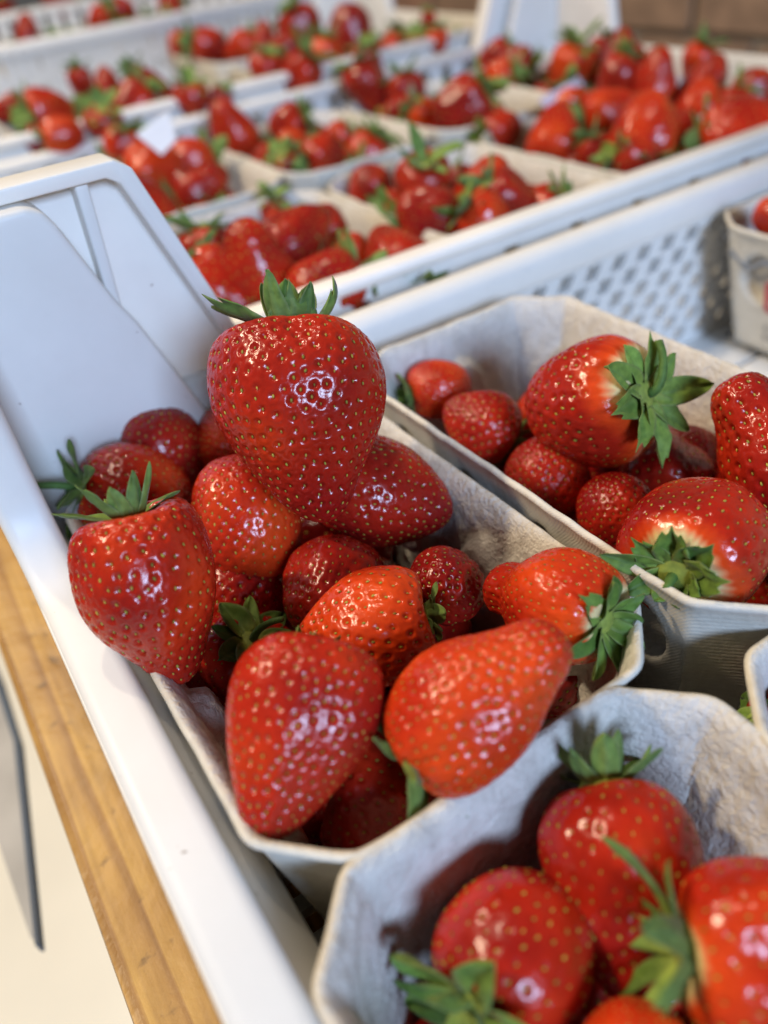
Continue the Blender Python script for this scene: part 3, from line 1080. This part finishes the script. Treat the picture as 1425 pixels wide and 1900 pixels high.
# --- the upright strawberry
hero_cal = [  # azimuth (0 = towards the lens, 90 = right), length, width, base and tip elevation, teeth
    (6, .31, .31, 60, 86, .34), (-36, .38, .17, 52, 84, 0), (-80, .50, .26, 30, 38, .22), (-106, .46, .17, 34, 26, 0), (48, .30, .16, 60, 84, 0),
    (84, .40, .18, 22, 108, .28), (106, .36, .18, 30, 84, 0), (150, .36, .22, 60, 74, 0), (190, .40, .22, 62, 88, 0), (228, .38, .18, 60, 80, 0)]
berry('tall upright heart-shaped strawberry standing on its tip above all the others', (561, 788), 318, 1.165, 95, -4, .22, 'heart', .42,
      res=(330, 260), nseed=360, seed=3, lobe=.022, dim=1.15, bend=(0, .22), bumps=((5, .47, -.16, .22), (75, -.16, .04, .5)), cal=dict(custom=hero_cal, bright=.35, lift=.02), group='sharp strawberries')
# --- main punnet
P1 = 'strawberries in the punnet under the upright berry'
berry('big pointed red strawberry overhanging the white crate rim on the left', (290, 1110), 262, 1.30, 109, 12, .085, 'heart', .48, seed=5, group=P1, res=(220, 170), nseed=230,
      lobe=.03, dim=1.3, bumps=((-80, -.12, .05, .4),), ell=1.0,
      cal=dict(custom=[(-95, .45, .15, 24, 30, .1), (-60, .42, .17, 50, 66, .1), (-20, .30, .16, 60, 70, 0), (40, .35, .15, 70, 80, 0), (75, .40, .14, 55, 78, 0), (110, .35, .15, 20, 10, 0), (-130, .42, .14, 18, 10, 0), (160, .35, .16, 30, 30, 0), (200, .3, .14, 30, 40, 0)], bright=.65))
berry('small red strawberry with long green stem lying over the rim at far left', (252, 918), 182, 1.12, 172, 12, -.03, 'round', .5, seed=6, group=P1,
      cal=dict(n=8, length=.42, width=.2, e0=30, e1=20, bright=.35, stem=(.95, (-.1, -.25), 0)))
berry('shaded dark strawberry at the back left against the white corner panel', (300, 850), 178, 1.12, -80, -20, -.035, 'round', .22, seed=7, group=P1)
berry('small orange strawberry half hidden behind the upright berry\'s left side', (432, 826), 140, 1.1, -80, -20, -.04, 'round', .72, seed=8, group=P1)
berry('bright round strawberry in front of and below the upright berry\'s left side', (455, 962), 207, 1.16, -78, -14, -.02, 'round', .68, seed=9, group=P1, res=(180, 140), nseed=260, lobe=.02)
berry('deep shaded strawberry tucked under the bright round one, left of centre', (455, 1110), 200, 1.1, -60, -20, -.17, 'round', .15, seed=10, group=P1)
berry('wedge-shaped dark strawberry right of the upright berry, tip pointing right', (716, 918), 212, 1.22, 163, -6, -.02, 'cone', .34, seed=11, group=P1, res=(190, 150), nseed=250, lobe=.03, dim=1.1, bumps=((0, .1, .03, .8),))
berry('two-lobed dark red strawberry in the middle hollow of the punnet', (620, 1102), 195, 1.0, 70, -35, -.10, 'round', .28, seed=12, group=P1, lobe=.05, bumps=((75, 0, .08, .45),), wrinkle=.01)
berry('smallest crinkled crimson strawberry in the middle of the punnet', (826, 1082), 136, 1.05, -40, -40, -.075, 'round', .16, seed=13, group=P1, wrinkle=.03, nseed=120, dim=1.15)
berry('orange-red strawberry with a bruised lower side in the punnet centre', (673, 1172), 218, 1.2, 14, 4, -.035, 'cone', .82, .10, seed=14, group=P1, lobe=.03, res=(180, 140), nseed=190,
      cal=dict(n=8, length=.20, width=.16, e0=40, e1=30, bright=.8))
berry('orange strawberry with a knobby left tip and cream shoulder by the right rim', (1018, 1112), 215, 1.22, -22, 30, .0, 'knob', .78, .27, seed=15, group=P1, lobe=.03, bend=(0, .18),
      cal=dict(custom=[(-10, 0.492, 0.262, 8, -10, 0.2), (40, 0.492, 0.23, 10, -14, 0), (80, 0.426, 0.23, 24, 8, 0), (120, 0.394, 0.213, 35, 24, 0), (165, 0.344, 0.213, 50, 50, 0), (205, 0.279, 0.213, 46, 40, 0), (250, 0.328, 0.23, 34, 24, 0), (300, 0.377, 0.246, 16, 0, 0), (-45, 0.394, 0.213, 20, 10, 0)], bright=.35))
berry('large bright orange-red strawberry leaning over the punnet\'s front rim', (897, 1290), 262, 1.44, 221, -10, .07, 'neck', .80, seed=16, group=P1, res=(220, 170), nseed=300, lobe=.03, dim=1.15, bend=(0, -.1),
      cal=dict(n=9, length=.50, width=.20, e0=12, e1=0, bright=.5))
berry('large red strawberry with blunt tip at the punnet\'s front left corner', (552, 1372), 286, 1.27, 80, -4, .03, 'heart', .42, seed=17, group=P1, res=(220, 170), nseed=320, lobe=.035, dim=1.25, bend=(0, -.25), bumps=((60, .08, .06, .5), (-50, .30, .04, .4), (10, -.15, -.05, .4)),
      cal=dict(n=6, length=.17, width=.12, e0=30, e1=50, bright=.5))
berry('dark red strawberry low in the punnet\'s front right corner', (745, 1495), 235, 1.2, 168, 5, -.16, 'cone', .28, seed=18, group=P1, nseed=260)
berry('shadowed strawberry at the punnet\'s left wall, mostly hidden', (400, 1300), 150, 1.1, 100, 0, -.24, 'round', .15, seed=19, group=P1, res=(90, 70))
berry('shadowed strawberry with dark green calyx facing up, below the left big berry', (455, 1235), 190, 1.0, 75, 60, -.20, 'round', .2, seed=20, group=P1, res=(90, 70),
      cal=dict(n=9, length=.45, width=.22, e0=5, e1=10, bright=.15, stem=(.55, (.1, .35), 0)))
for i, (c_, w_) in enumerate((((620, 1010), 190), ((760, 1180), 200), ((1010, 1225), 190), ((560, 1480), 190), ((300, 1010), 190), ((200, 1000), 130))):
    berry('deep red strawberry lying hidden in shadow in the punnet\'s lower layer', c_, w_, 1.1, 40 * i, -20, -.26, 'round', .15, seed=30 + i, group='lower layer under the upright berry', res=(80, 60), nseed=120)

# --- punnet to the right
P2 = 'strawberries in the punnet right of the upright berry'
berry('big strawberry showing its wide starry green calyx and cream patch', (1098, 748), 236, 1.0, 10, 34, .07, 'round', .46, .34, seed=41, group=P2, res=(180, 140), nseed=200, lobe=.03,
      cal=dict(custom=[(90, 0.499, 0.258, 12, 6, 0.1), (135, 0.43, 0.224, 14, 14, 0), (175, 0.533, 0.241, 24, 36, 0), (215, 0.361, 0.189, 20, 14, 0), (255, 0.396, 0.206, 14, 4, 0.15), (300, 0.361, 0.224, 10, -5, 0), (335, 0.464, 0.241, 8, -5, 0), (10, 0.499, 0.258, 10, 2, 0.2), (50, 0.464, 0.241, 14, 4, 0.2)], bright=.95, stem=(.28, (-.3, -1.3), 0)))
berry('small round strawberry at the back left of the right-hand punnet', (817, 722), 108, 1.08, 190, 10, -.05, 'round', .58, .06, seed=42, group=P2,
      cal=dict(n=8, length=.4, width=.2, e0=20, e1=10, bright=.7))
berry('bumpy red strawberry beside the small round one at the dividing wall', (888, 785), 138, 1.05, -30, -5, -.06, 'cone', .34, seed=43, group=P2, nseed=140, dim=1.1,
      cal=dict(n=8, length=.4, width=.2, e0=20, e1=20, bright=.4))
berry('round strawberry against the dividing wall below the starry calyx', (1014, 884), 148, 1.0, -50, -30, -.09, 'round', .36, seed=44, group=P2, nseed=190)
berry('strawberry peeping out behind the berry with the starry calyx', (1003, 775), 100, 1.1, -90, -20, -.14, 'round', .35, seed=45, group=P2, res=(80, 60))
berry('small dark strawberry in the shade between the two largest right-hand berries', (1275, 848), 118, 1.05, -60, -30, -.13, 'round', .2, seed=46, group=P2)
berry('wrinkled strawberry with raised lobe cut by the right edge', (1440, 835), 240, 1.32, -58, -10, .05, 'neck', .36, seed=47, group=P2, res=(190, 150), nseed=210, dim=1.2, lobe=.03, wrinkle=.012)
berry('dull red strawberry with a knob, wedged behind the cream-shouldered berry', (1148, 960), 158, 1.05, -70, -25, -.10, 'round', .25, seed=48, group=P2, nseed=230, bumps=((180, -.3, .12, .5),))
berry('large glossy strawberry with cream shoulder and drooping green calyx at right', (1292, 1012), 262, 1.0, 234, 60, .02, 'round', .36, .27, seed=49, group=P2, res=(220, 170), nseed=230, lobe=.03, dim=.9,
      cal=dict(custom=[(28, 0.357, 0.272, 24, 20, 0.2), (350, 0.374, 0.255, 28, 20, 0.12), (318, 0.425, 0.289, 40, 34, 0.2), (285, 0.204, 0.204, 50, 54, 0.1), (70, 0.323, 0.238, 30, 24, 0.2), (102, 0.425, 0.187, 30, 26, 0), (135, 0.289, 0.187, 46, 50, 0), (185, 0.17, 0.17, 60, 60, 0), (235, 0.187, 0.17, 60, 60, 0)], bright=.3, stem=(.16, (0, -.1), 0), sc_=1.2))
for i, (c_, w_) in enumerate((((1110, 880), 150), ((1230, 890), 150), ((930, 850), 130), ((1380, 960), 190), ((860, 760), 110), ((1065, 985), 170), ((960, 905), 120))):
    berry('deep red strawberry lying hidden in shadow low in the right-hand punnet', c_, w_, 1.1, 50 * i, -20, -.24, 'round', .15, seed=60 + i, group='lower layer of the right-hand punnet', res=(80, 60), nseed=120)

# --- nearest punnet
P3 = 'strawberries in the nearest punnet'
berry('conical strawberry with upright spiky calyx in the nearest punnet', (1160, 1648), 288, 1.34, 94, 4, -.13, 'long', .42, seed=71, group=P3, lobe=.03, nseed=230, dim=.8, bumps=((-70, .2, .05, .4),),
      cal=dict(n=10, length=.40, width=.16, e0=35, e1=58, espread=14, bright=.55, sc_=1.6))
berry('round smooth strawberry with calyx at its lower left in the nearest punnet', (958, 1762), 282, 1.0, 222, 25, -.13, 'round', .40, seed=72, group=P3, lobe=.015, nseed=150, dim=.45,
      cal=dict(n=9, length=.52, width=.23, e0=30, e1=20, bright=.7))
berry('strawberry with cream shoulder cut by the lower right edge', (1420, 1770), 318, 1.0, 176, 22, -.06, 'round', .52, .22, seed=73, group=P3, lobe=.05, nseed=150, dim=.7, bumps=((0, .15, -.08, .25),),
      cal=dict(n=9, length=.56, width=.17, e0=28, e1=30, bright=.45, phi0=10, sc_=1.2))
berry('orange strawberry showing only its top at the bottom edge', (1185, 1985), 230, 1.0, 250, -20, -.12, 'round', .78, seed=74, group=P3, dim=.6)
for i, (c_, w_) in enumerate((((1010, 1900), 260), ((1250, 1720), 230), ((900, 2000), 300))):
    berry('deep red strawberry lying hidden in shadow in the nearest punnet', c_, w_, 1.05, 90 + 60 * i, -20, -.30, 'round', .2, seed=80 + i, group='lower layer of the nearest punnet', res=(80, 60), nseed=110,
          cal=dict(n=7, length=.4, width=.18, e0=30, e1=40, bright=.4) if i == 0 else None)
berry('dark strawberry with green calyx in the punnet cut by the right edge', (1500, 1345), 190, 1.05, 160, 25, -.13, 'round', .3, seed=85, group='strawberries in the right edge punnet', res=(90, 70),
      cal=dict(n=8, length=.35, width=.2, e0=20, e1=5, bright=.6))
berry('strawberry just showing over the printed punnet\'s rim at the right edge', (1440, 402), 75, 1.1, -20, 0, .03, 'round', .6, seed=86, group='strawberry in the printed punnet', res=(80, 60))

# ------------------------------------------------------------------ background strawberries: eight shared shapes
VAR = []
for i, (pf, asp, tn, wh) in enumerate((('cone', 1.2, .30, 0), ('round', 1.0, .42, 0), ('long', 1.3, .52, 0), ('cone', 1.15, .72, .06), ('round', 1.05, .80, .10),
                                       ('heart', 1.1, .48, .12), ('round', 1.1, .22, 0), ('cone', 1.1, .62, .18))):
    fm, sm, zt = berry_geo(asp * .03, .03, pf, 84, 64, 240, 200 + i, tn - .1, wh, lobe=.05, dim=.9, bumps=((70 * i, .1, .06, .6),))
    cm = None
    fm.materials.append(MF)
    sm.materials.append(MS)
    VAR.append((fm, sm, zt))
CALM = []  # shared calyxes
for i in range(4):
    me = add_calyx(None, 0, .03, 300 + i, n=9, length=.56, width=.28, e0=26, e1=20, espread=18, bright=.8 + .1 * i, single=True)
    me.materials.append(ML)
    CALM.append(me)


def bgb(label, c, w, ang, tilt, z, var, cal=True, group='blurred strawberries'):
    m, dep = pose(c, z, ang, tilt)
    t = thing('strawberry', label, 'strawberry', (0, 0, 0), group)
    cal = True
    s = w * dep / FPX * S * .95
    t.matrix_world = m @ Matrix.Scale(s / .03, 4)
    fm, sm, zt = VAR[var]
    link('flesh', fm, None, t)
    link('seeds', sm, None, t, 'stuff')
    if cal:
        k = (int(c[0]) + int(c[1])) % 4
        o = link('calyx', CALM[k], None, t)
        o.location = (0, 0, zt)
        o.rotation_euler = (0, 0, (c[0] * 7 % 6))
    return t


BG = [
    # label, centre, width, angle, tilt, z, shape, calyx
    ('front-row punnet behind the upright berry', [
        ('leftmost blurred strawberry', (388, 482), 118, 100, -10, .04, 1, 1), ('broad central blurred strawberry', (478, 497), 150, -70, -20, .09, 2, 0),
        ('tilted pointed blurred strawberry', (555, 438), 128, 220, 10, .10, 0, 0), ('rear blurred strawberry with hanging green calyx', (606, 420), 82, -70, 30, .05, 1, 1),
        ('small orange blurred strawberry', (655, 470), 75, -80, 0, .04, 4, 1), ('right blurred strawberry with star-like calyx', (730, 478), 138, -60, 35, .06, 5, 1),
        ('lowest blurred strawberry behind the sepals', (605, 540), 150, 20, -20, .05, 1, 0), ('low front-left blurred strawberry', (425, 545), 150, 150, -20, .02, 2, 0),
        ('far small blurred strawberry under green sepals', (512, 400), 70, 100, 20, -.02, 1, 1)]),
    ('front punnet above the perforated wall', [
        ('leftmost plain red blurred strawberry', (688, 350), 88, -100, -30, .02, 1, 0), ('blurred strawberry with calyx facing up', (786, 350), 112, 85, 35, .05, 5, 1),
        ('glossy dark blurred strawberry', (798, 402), 112, 200, -10, .07, 6, 0), ('tall orange blurred strawberry', (905, 348), 112, 250, 0, .08, 7, 0),
        ('pointed red blurred strawberry leaning right', (950, 378), 105, 150, 0, .06, 0, 0), ('low front blurred strawberry', (905, 425), 120, 140, 15, .03, 3, 1),
        ('low right blurred strawberry with sepals', (1000, 405), 100, 40, 15, -.02, 2, 1), ('half-hidden middle blurred strawberry', (862, 385), 80, 260, 10, .0, 1, 1)]),
    ('heaped punnet at upper right', [
        ('largest orange blurred strawberry with cream shoulder', (1200, 235), 128, 265, 25, .13, 7, 1), ('orange blurred strawberry left of the largest', (1135, 205), 92, 200, 0, .10, 3, 0),
        ('blurred strawberry with dark calyx at its foot', (1032, 250), 110, 265, 25, .07, 3, 1), ('left corner blurred strawberry with pale calyx', (930, 245), 80, 200, 30, .03, 1, 1),
        ('low front glossy blurred strawberry', (1180, 298), 92, 160, 10, .04, 1, 1), ('low dark blurred strawberry', (1108, 292), 70, 120, -10, .02, 6, 0),
        ('upper middle blurred strawberry', (1055, 205), 80, 100, 0, .06, 4, 1), ('shaded blurred strawberry behind the orange ones', (1130, 240), 90, 0, -20, .0, 6, 0),
        ('deep red blurred strawberry above the orange pair', (1140, 160), 88, 70, -10, .12, 0, 0)]),
    ('front-row punnet at the right edge', [
        ('long glossy blurred strawberry at the rim', (1385, 245), 130, 190, 0, .07, 2, 0), ('blurred strawberry hung with dark sepals', (1268, 232), 70, 240, 40, .04, 5, 1),
        ('upright blurred strawberry at left', (1215, 150), 92, -90, -10, .14, 2, 0), ('pointed blurred strawberry in the middle', (1310, 155), 92, 250, 0, .10, 0, 0),
        ('rounded upright blurred strawberry at right', (1395, 170), 82, -90, -10, .10, 1, 0), ('low pale-shouldered blurred strawberry', (1300, 195), 92, 260, 10, .07, 7, 0),
        ('rear blurred strawberry with upright green calyx', (1290, 118), 62, 70, 10, .10, 3, 1), ('low blurred strawberry behind the rim', (1345, 215), 80, 60, -10, .02, 6, 0)]),
    ('back-row punnet beside the raised corner', [
        ('cream-topped blurred strawberry', (232, 285), 85, 80, 10, .08, 7, 1), ('large orange blurred strawberry', (288, 320), 112, 190, 10, .09, 4, 1),
        ('rear orange blurred strawberry', (345, 308), 95, 20, -20, .07, 3, 0), ('right shaded blurred strawberry', (378, 345), 95, 210, -10, .04, 0, 0), ('front low blurred strawberry', (268, 388), 115, 160, -10, .05, 2, 0)]),
    ('back-row punnet with pale green sepals', [
        ('tall egg-shaped blurred strawberry', (430, 238), 88, -60, -10, .11, 2, 0), ('rear round blurred strawberry', (535, 232), 75, 30, 10, .08, 1, 1),
        ('small orange blurred strawberry', (545, 268), 58, 200, 10, .06, 4, 1), ('front glossy blurred strawberry', (600, 290), 85, 200, 20, .05, 1, 1),
        ('right small blurred strawberry', (622, 255), 55, 20, 0, .04, 3, 1), ('low blurred strawberry among the sepals', (530, 305), 62, 120, 50, .02, 5, 1)]),
    ('second crate\'s middle back-row punnet', [
        ('left tall blurred strawberry', (685, 168), 88, 120, -10, .10, 0, 1), ('middle shaded blurred strawberry', (755, 178), 72, 110, -10, .07, 6, 1),
        ('large dark egg-shaped blurred strawberry', (857, 203), 102, 40, 0, .10, 6, 1), ('orange wedge of blurred strawberry', (790, 218), 62, 140, 0, .04, 4, 1), ('low red blurred strawberry', (740, 215), 70, 30, -20, .0, 1, 0)]),
    ('second crate\'s far right punnet', [
        ('leftmost pair blurred strawberry', (915, 108), 62, 30, 10, .09, 0, 0), ('right pair blurred strawberry', (958, 118), 66, 0, 10, .08, 1, 1),
        ('orange blurred strawberry under the pair', (925, 143), 66, 20, 20, .06, 4, 1), ('orange blurred strawberry with calyx on top', (1060, 128), 88, 85, 10, .10, 4, 1),
        ('topmost blurred strawberry', (1150, 98), 75, -90, 0, .14, 0, 0), ('blurred strawberry left of the topmost', (1110, 105), 60, 60, -20, .10, 1, 0), ('red blurred strawberry below the topmost', (1165, 130), 85, -60, -10, .11, 6, 0)]),
    ('third crate\'s leftmost punnet', [
        ('orange blurred strawberry with cream left shoulder', (95, 208), 85, 185, 20, .22, 7, 1), ('orange blurred front strawberry', (118, 252), 75, 200, -10, .19, 4, 0),
        ('blurred strawberry under the tall green calyx', (195, 235), 75, 95, 35, .18, 5, 1), ('left back blurred strawberry', (150, 152), 50, 100, 0, .24, 1, 0), ('middle back blurred strawberry', (200, 158), 58, -80, 0, .24, 0, 0),
        ('right back blurred strawberry', (258, 148), 52, 120, 0, .23, 1, 0), ('large central blurred strawberry', (248, 195), 85, 40, -10, .20, 1, 0), ('right central blurred strawberry', (292, 185), 85, 150, -20, .19, 0, 0),
        ('right end blurred strawberry with pale calyx', (358, 192), 70, 90, 20, .18, 5, 1), ('left edge blurred strawberry', (15, 205), 60, 20, 10, .19, 0, 1), ('low shaded blurred strawberry', (70, 265), 55, 150, 0, .16, 6, 0), ('small end blurred strawberry', (408, 185), 42, 60, 10, .17, 6, 1)]),
    ('third crate\'s punnet below the blue corner', [
        ('left blurred strawberry', (495, 140), 70, 80, 10, .18, 5, 1), ('front glossy blurred strawberry', (558, 142), 82, 60, 10, .18, 1, 1), ('right orange blurred strawberry', (605, 108), 72, 100, 0, .20, 4, 0),
        ('upper right blurred strawberry', (650, 55), 82, -90, 0, .26, 6, 0), ('low blurred strawberry with pale calyx', (680, 118), 65, 90, 10, .16, 1, 1), ('rear blurred strawberry at centre', (520, 95), 62, 20, -20, .20, 0, 0)]),
    ('third crate\'s rear punnet', [
        ('leftmost blurred strawberry', (332, 86), 46, 60, 0, .20, 3, 0), ('broad blurred strawberry', (390, 88), 72, 170, 0, .21, 1, 0), ('middle blurred strawberry', (445, 90), 58, 30, 0, .20, 3, 0), ('pointed blurred strawberry', (490, 72), 55, -90, 0, .24, 0, 0), ('upper blurred strawberry before the blue corner', (560, 58), 80, 120, 0, .27, 6, 0)]),
    ('small far punnet by the white corner edge', [
        ('left low blurred strawberry', (722, 92), 52, 30, 10, .17, 3, 1), ('orange blurred strawberry', (812, 75), 42, 100, 10, .20, 4, 1), ('middle blurred strawberry under green sepals', (765, 78), 40, 90, 50, .19, 5, 1), ('upper blurred strawberry', (796, 38), 32, 100, 0, .26, 1, 1)]),
    ('farthest crate at top left', [
        ('lone pointed blurred strawberry', (52, 56), 52, -90, 0, .36, 0, 0), ('small blurred strawberry at the tall wall\'s rim', (182, 34), 42, 30, 0, .36, 3, 1), ('larger blurred strawberry at the tall wall\'s rim', (228, 22), 52, 150, 0, .37, 1, 0),
        ('blurred strawberry beyond the rim at right', (316, 10), 46, 20, 0, .36, 1, 0), ('blurred strawberry cut by the top edge', (110, -2), 60, 20, 0, .38, 6, 0), ('blurred strawberry in the top left corner', (8, 14), 36, 100, 20, .37, 6, 1)]),
]
for grp, items in BG:
    for (lb, c_, w_, an, ti, z_, va, ca) in items:
        bgb(lb + ' in the ' + grp, c_, w_, an, ti, z_, va, bool(ca), 'strawberries in the ' + grp)

# lower berries that fill the background punnets
rb_ = random.Random(21)
SHORT = ['punnet right behind the upright berry', 'front punnet above the perforated wall', 'heaped front punnet at upper right', 'front punnet at the right edge',
         'punnet beside the raised white corner', 'back punnet with pale green sepals', 'back punnet with the egg-shaped berry', 'punnet at the far right corner',
         'third crate\'s leftmost punnet', 'third crate\'s punnet below the blue corner', 'small punnet by the white corner edge', 'third crate\'s rear punnet',
         'farthest crate\'s left punnet', 'farthest crate\'s right punnet']
for i, (lb, x0, x1, y0, y1, z) in enumerate(bgp):
    for k in range(9):
        ux, uy = (k % 3 + .5) / 3 + rb_.uniform(-.09, .09), (k // 3 + .5) / 3 + rb_.uniform(-.08, .08)
        w_ = rb_.uniform(.17, .215)
        p = Vector((x0 + .12 + (x1 - x0 - .24) * ux, y0 + .14 + (y1 - y0 - .28) * uy, z - rb_.uniform(.09, .14)))
        t = thing('strawberry', 'blurred strawberry in the lower layer of the ' + SHORT[i], 'strawberry', (0, 0, 0), 'lower layer of the ' + SHORT[i])
        d = Vector((rb_.uniform(-1, 1), rb_.uniform(-1.2, .4), rb_.uniform(-.1, .9))).normalized()
        t.matrix_world = Matrix.Translation(p * S) @ d.to_track_quat('Z', 'Y').to_matrix().to_4x4() @ Matrix.Scale(w_ * S / .03, 4)
        fm, sm, zt = VAR[rb_.randrange(8)]
        link('flesh', fm, None, t)
        link('seeds', sm, None, t, 'stuff')
        o = link('calyx', CALM[rb_.randrange(4)], None, t)
        o.location = (0, 0, zt)
        o.rotation_euler = (0, 0, rb_.uniform(0, 6))

# bottom berries that carry the heaps in the near crate's punnets
for nm, x0, x1, y0, y1, z_, nx_, ny_, extra in (
        ('upright berry\'s punnet', .22, .66, .72, 1.5, -.33, 3, 4, ()),
        ('punnet right of the upright berry', .98, 1.33, .66, 1.45, -.33, 2, 5, ((1.29, .74, -.13), (1.27, .97, -.13), (1.30, 1.22, -.16))),
        ('nearest punnet', .20, .60, -.30, .36, -.34, 2, 4, ()),
        ('punnet at the right edge', .90, 1.28, -.45, .22, -.30, 2, 4, ()),
        ('printed punnet', 2.45, 2.86, .74, 1.55, -.12, 2, 5, ())):
    spots = [(x0 + (x1 - x0) * (a + .5) / nx_, y0 + (y1 - y0) * (b + .5) / ny_, z_) for a in range(nx_) for b in range(ny_)]
    for (px, py, pz) in spots + list(extra):
        t = thing('strawberry', 'strawberry in the shaded bottom layer of the ' + nm, 'strawberry', (0, 0, 0), 'bottom layer of the ' + nm)
        d = Vector((rb_.uniform(-1, 1), rb_.uniform(-1, 1), rb_.uniform(-.3, .5))).normalized()
        t.matrix_world = Matrix.Translation(Vector((px, py, pz)) * S) @ d.to_track_quat('Z', 'Y').to_matrix().to_4x4() @ Matrix.Scale(rb_.uniform(.19, .22) * S / .03, 4)
        fm, sm, zt = VAR[rb_.choice((0, 1, 2, 5, 6))]
        link('flesh', fm, None, t)
        link('seeds', sm, None, t, 'stuff')

# ------------------------------------------------------------------ small paper cards among the background berries
MPAP = mat_plain('white_paper', (0.78, 0.77, 0.76), 0.6, 60, .04)
MLIL = mat_plain('lilac_paper', (0.55, 0.45, 0.50), 0.6, 60, .06)


def card(label, pxs, z0, dz, mat):
    base = [unproject(p, z0)[0] for p in pxs]
    k = np.argmax([p[1] for p in pxs])
    b0, dep0 = unproject(pxs[k], z0)
    P = []
    for p in pxs:                                          # an upright sheet facing the aisle
        d = R @ np.array([p[0] - 712.5, p[1] - 950.0, FPX])
        nrm = np.array([-.35, -1.0, .25])
        t = ((b0 - np.array([0, 0, 1.0])) @ nrm) / (d @ nrm)
        P.append(np.array([0, 0, 1.0]) + d * t)
    n_ = len(P)
    V = [p * S for p in P] + [(p + np.array([.002, .008, 0])) * S for p in P]
    F = [tuple(range(n_)), tuple(range(2 * n_ - 1, n_ - 1, -1))] + [(i, i + n_, (i + 1) % n_ + n_, (i + 1) % n_) for i in range(n_)]
    tag(link('paper_card', np_mesh('paper_card', V, polys=F, smooth=False), mat), label, 'card', 'paper cards')


card('white paper card corner poking up between orange berries at upper left', [(252, 250), (312, 206), (328, 258), (300, 288)], .20, 0, MPAP)
card('small lilac paper card among the heaped berries at upper right', [(1000, 185), (1075, 142), (1088, 165), (1012, 200)], .10, 0, MLIL)
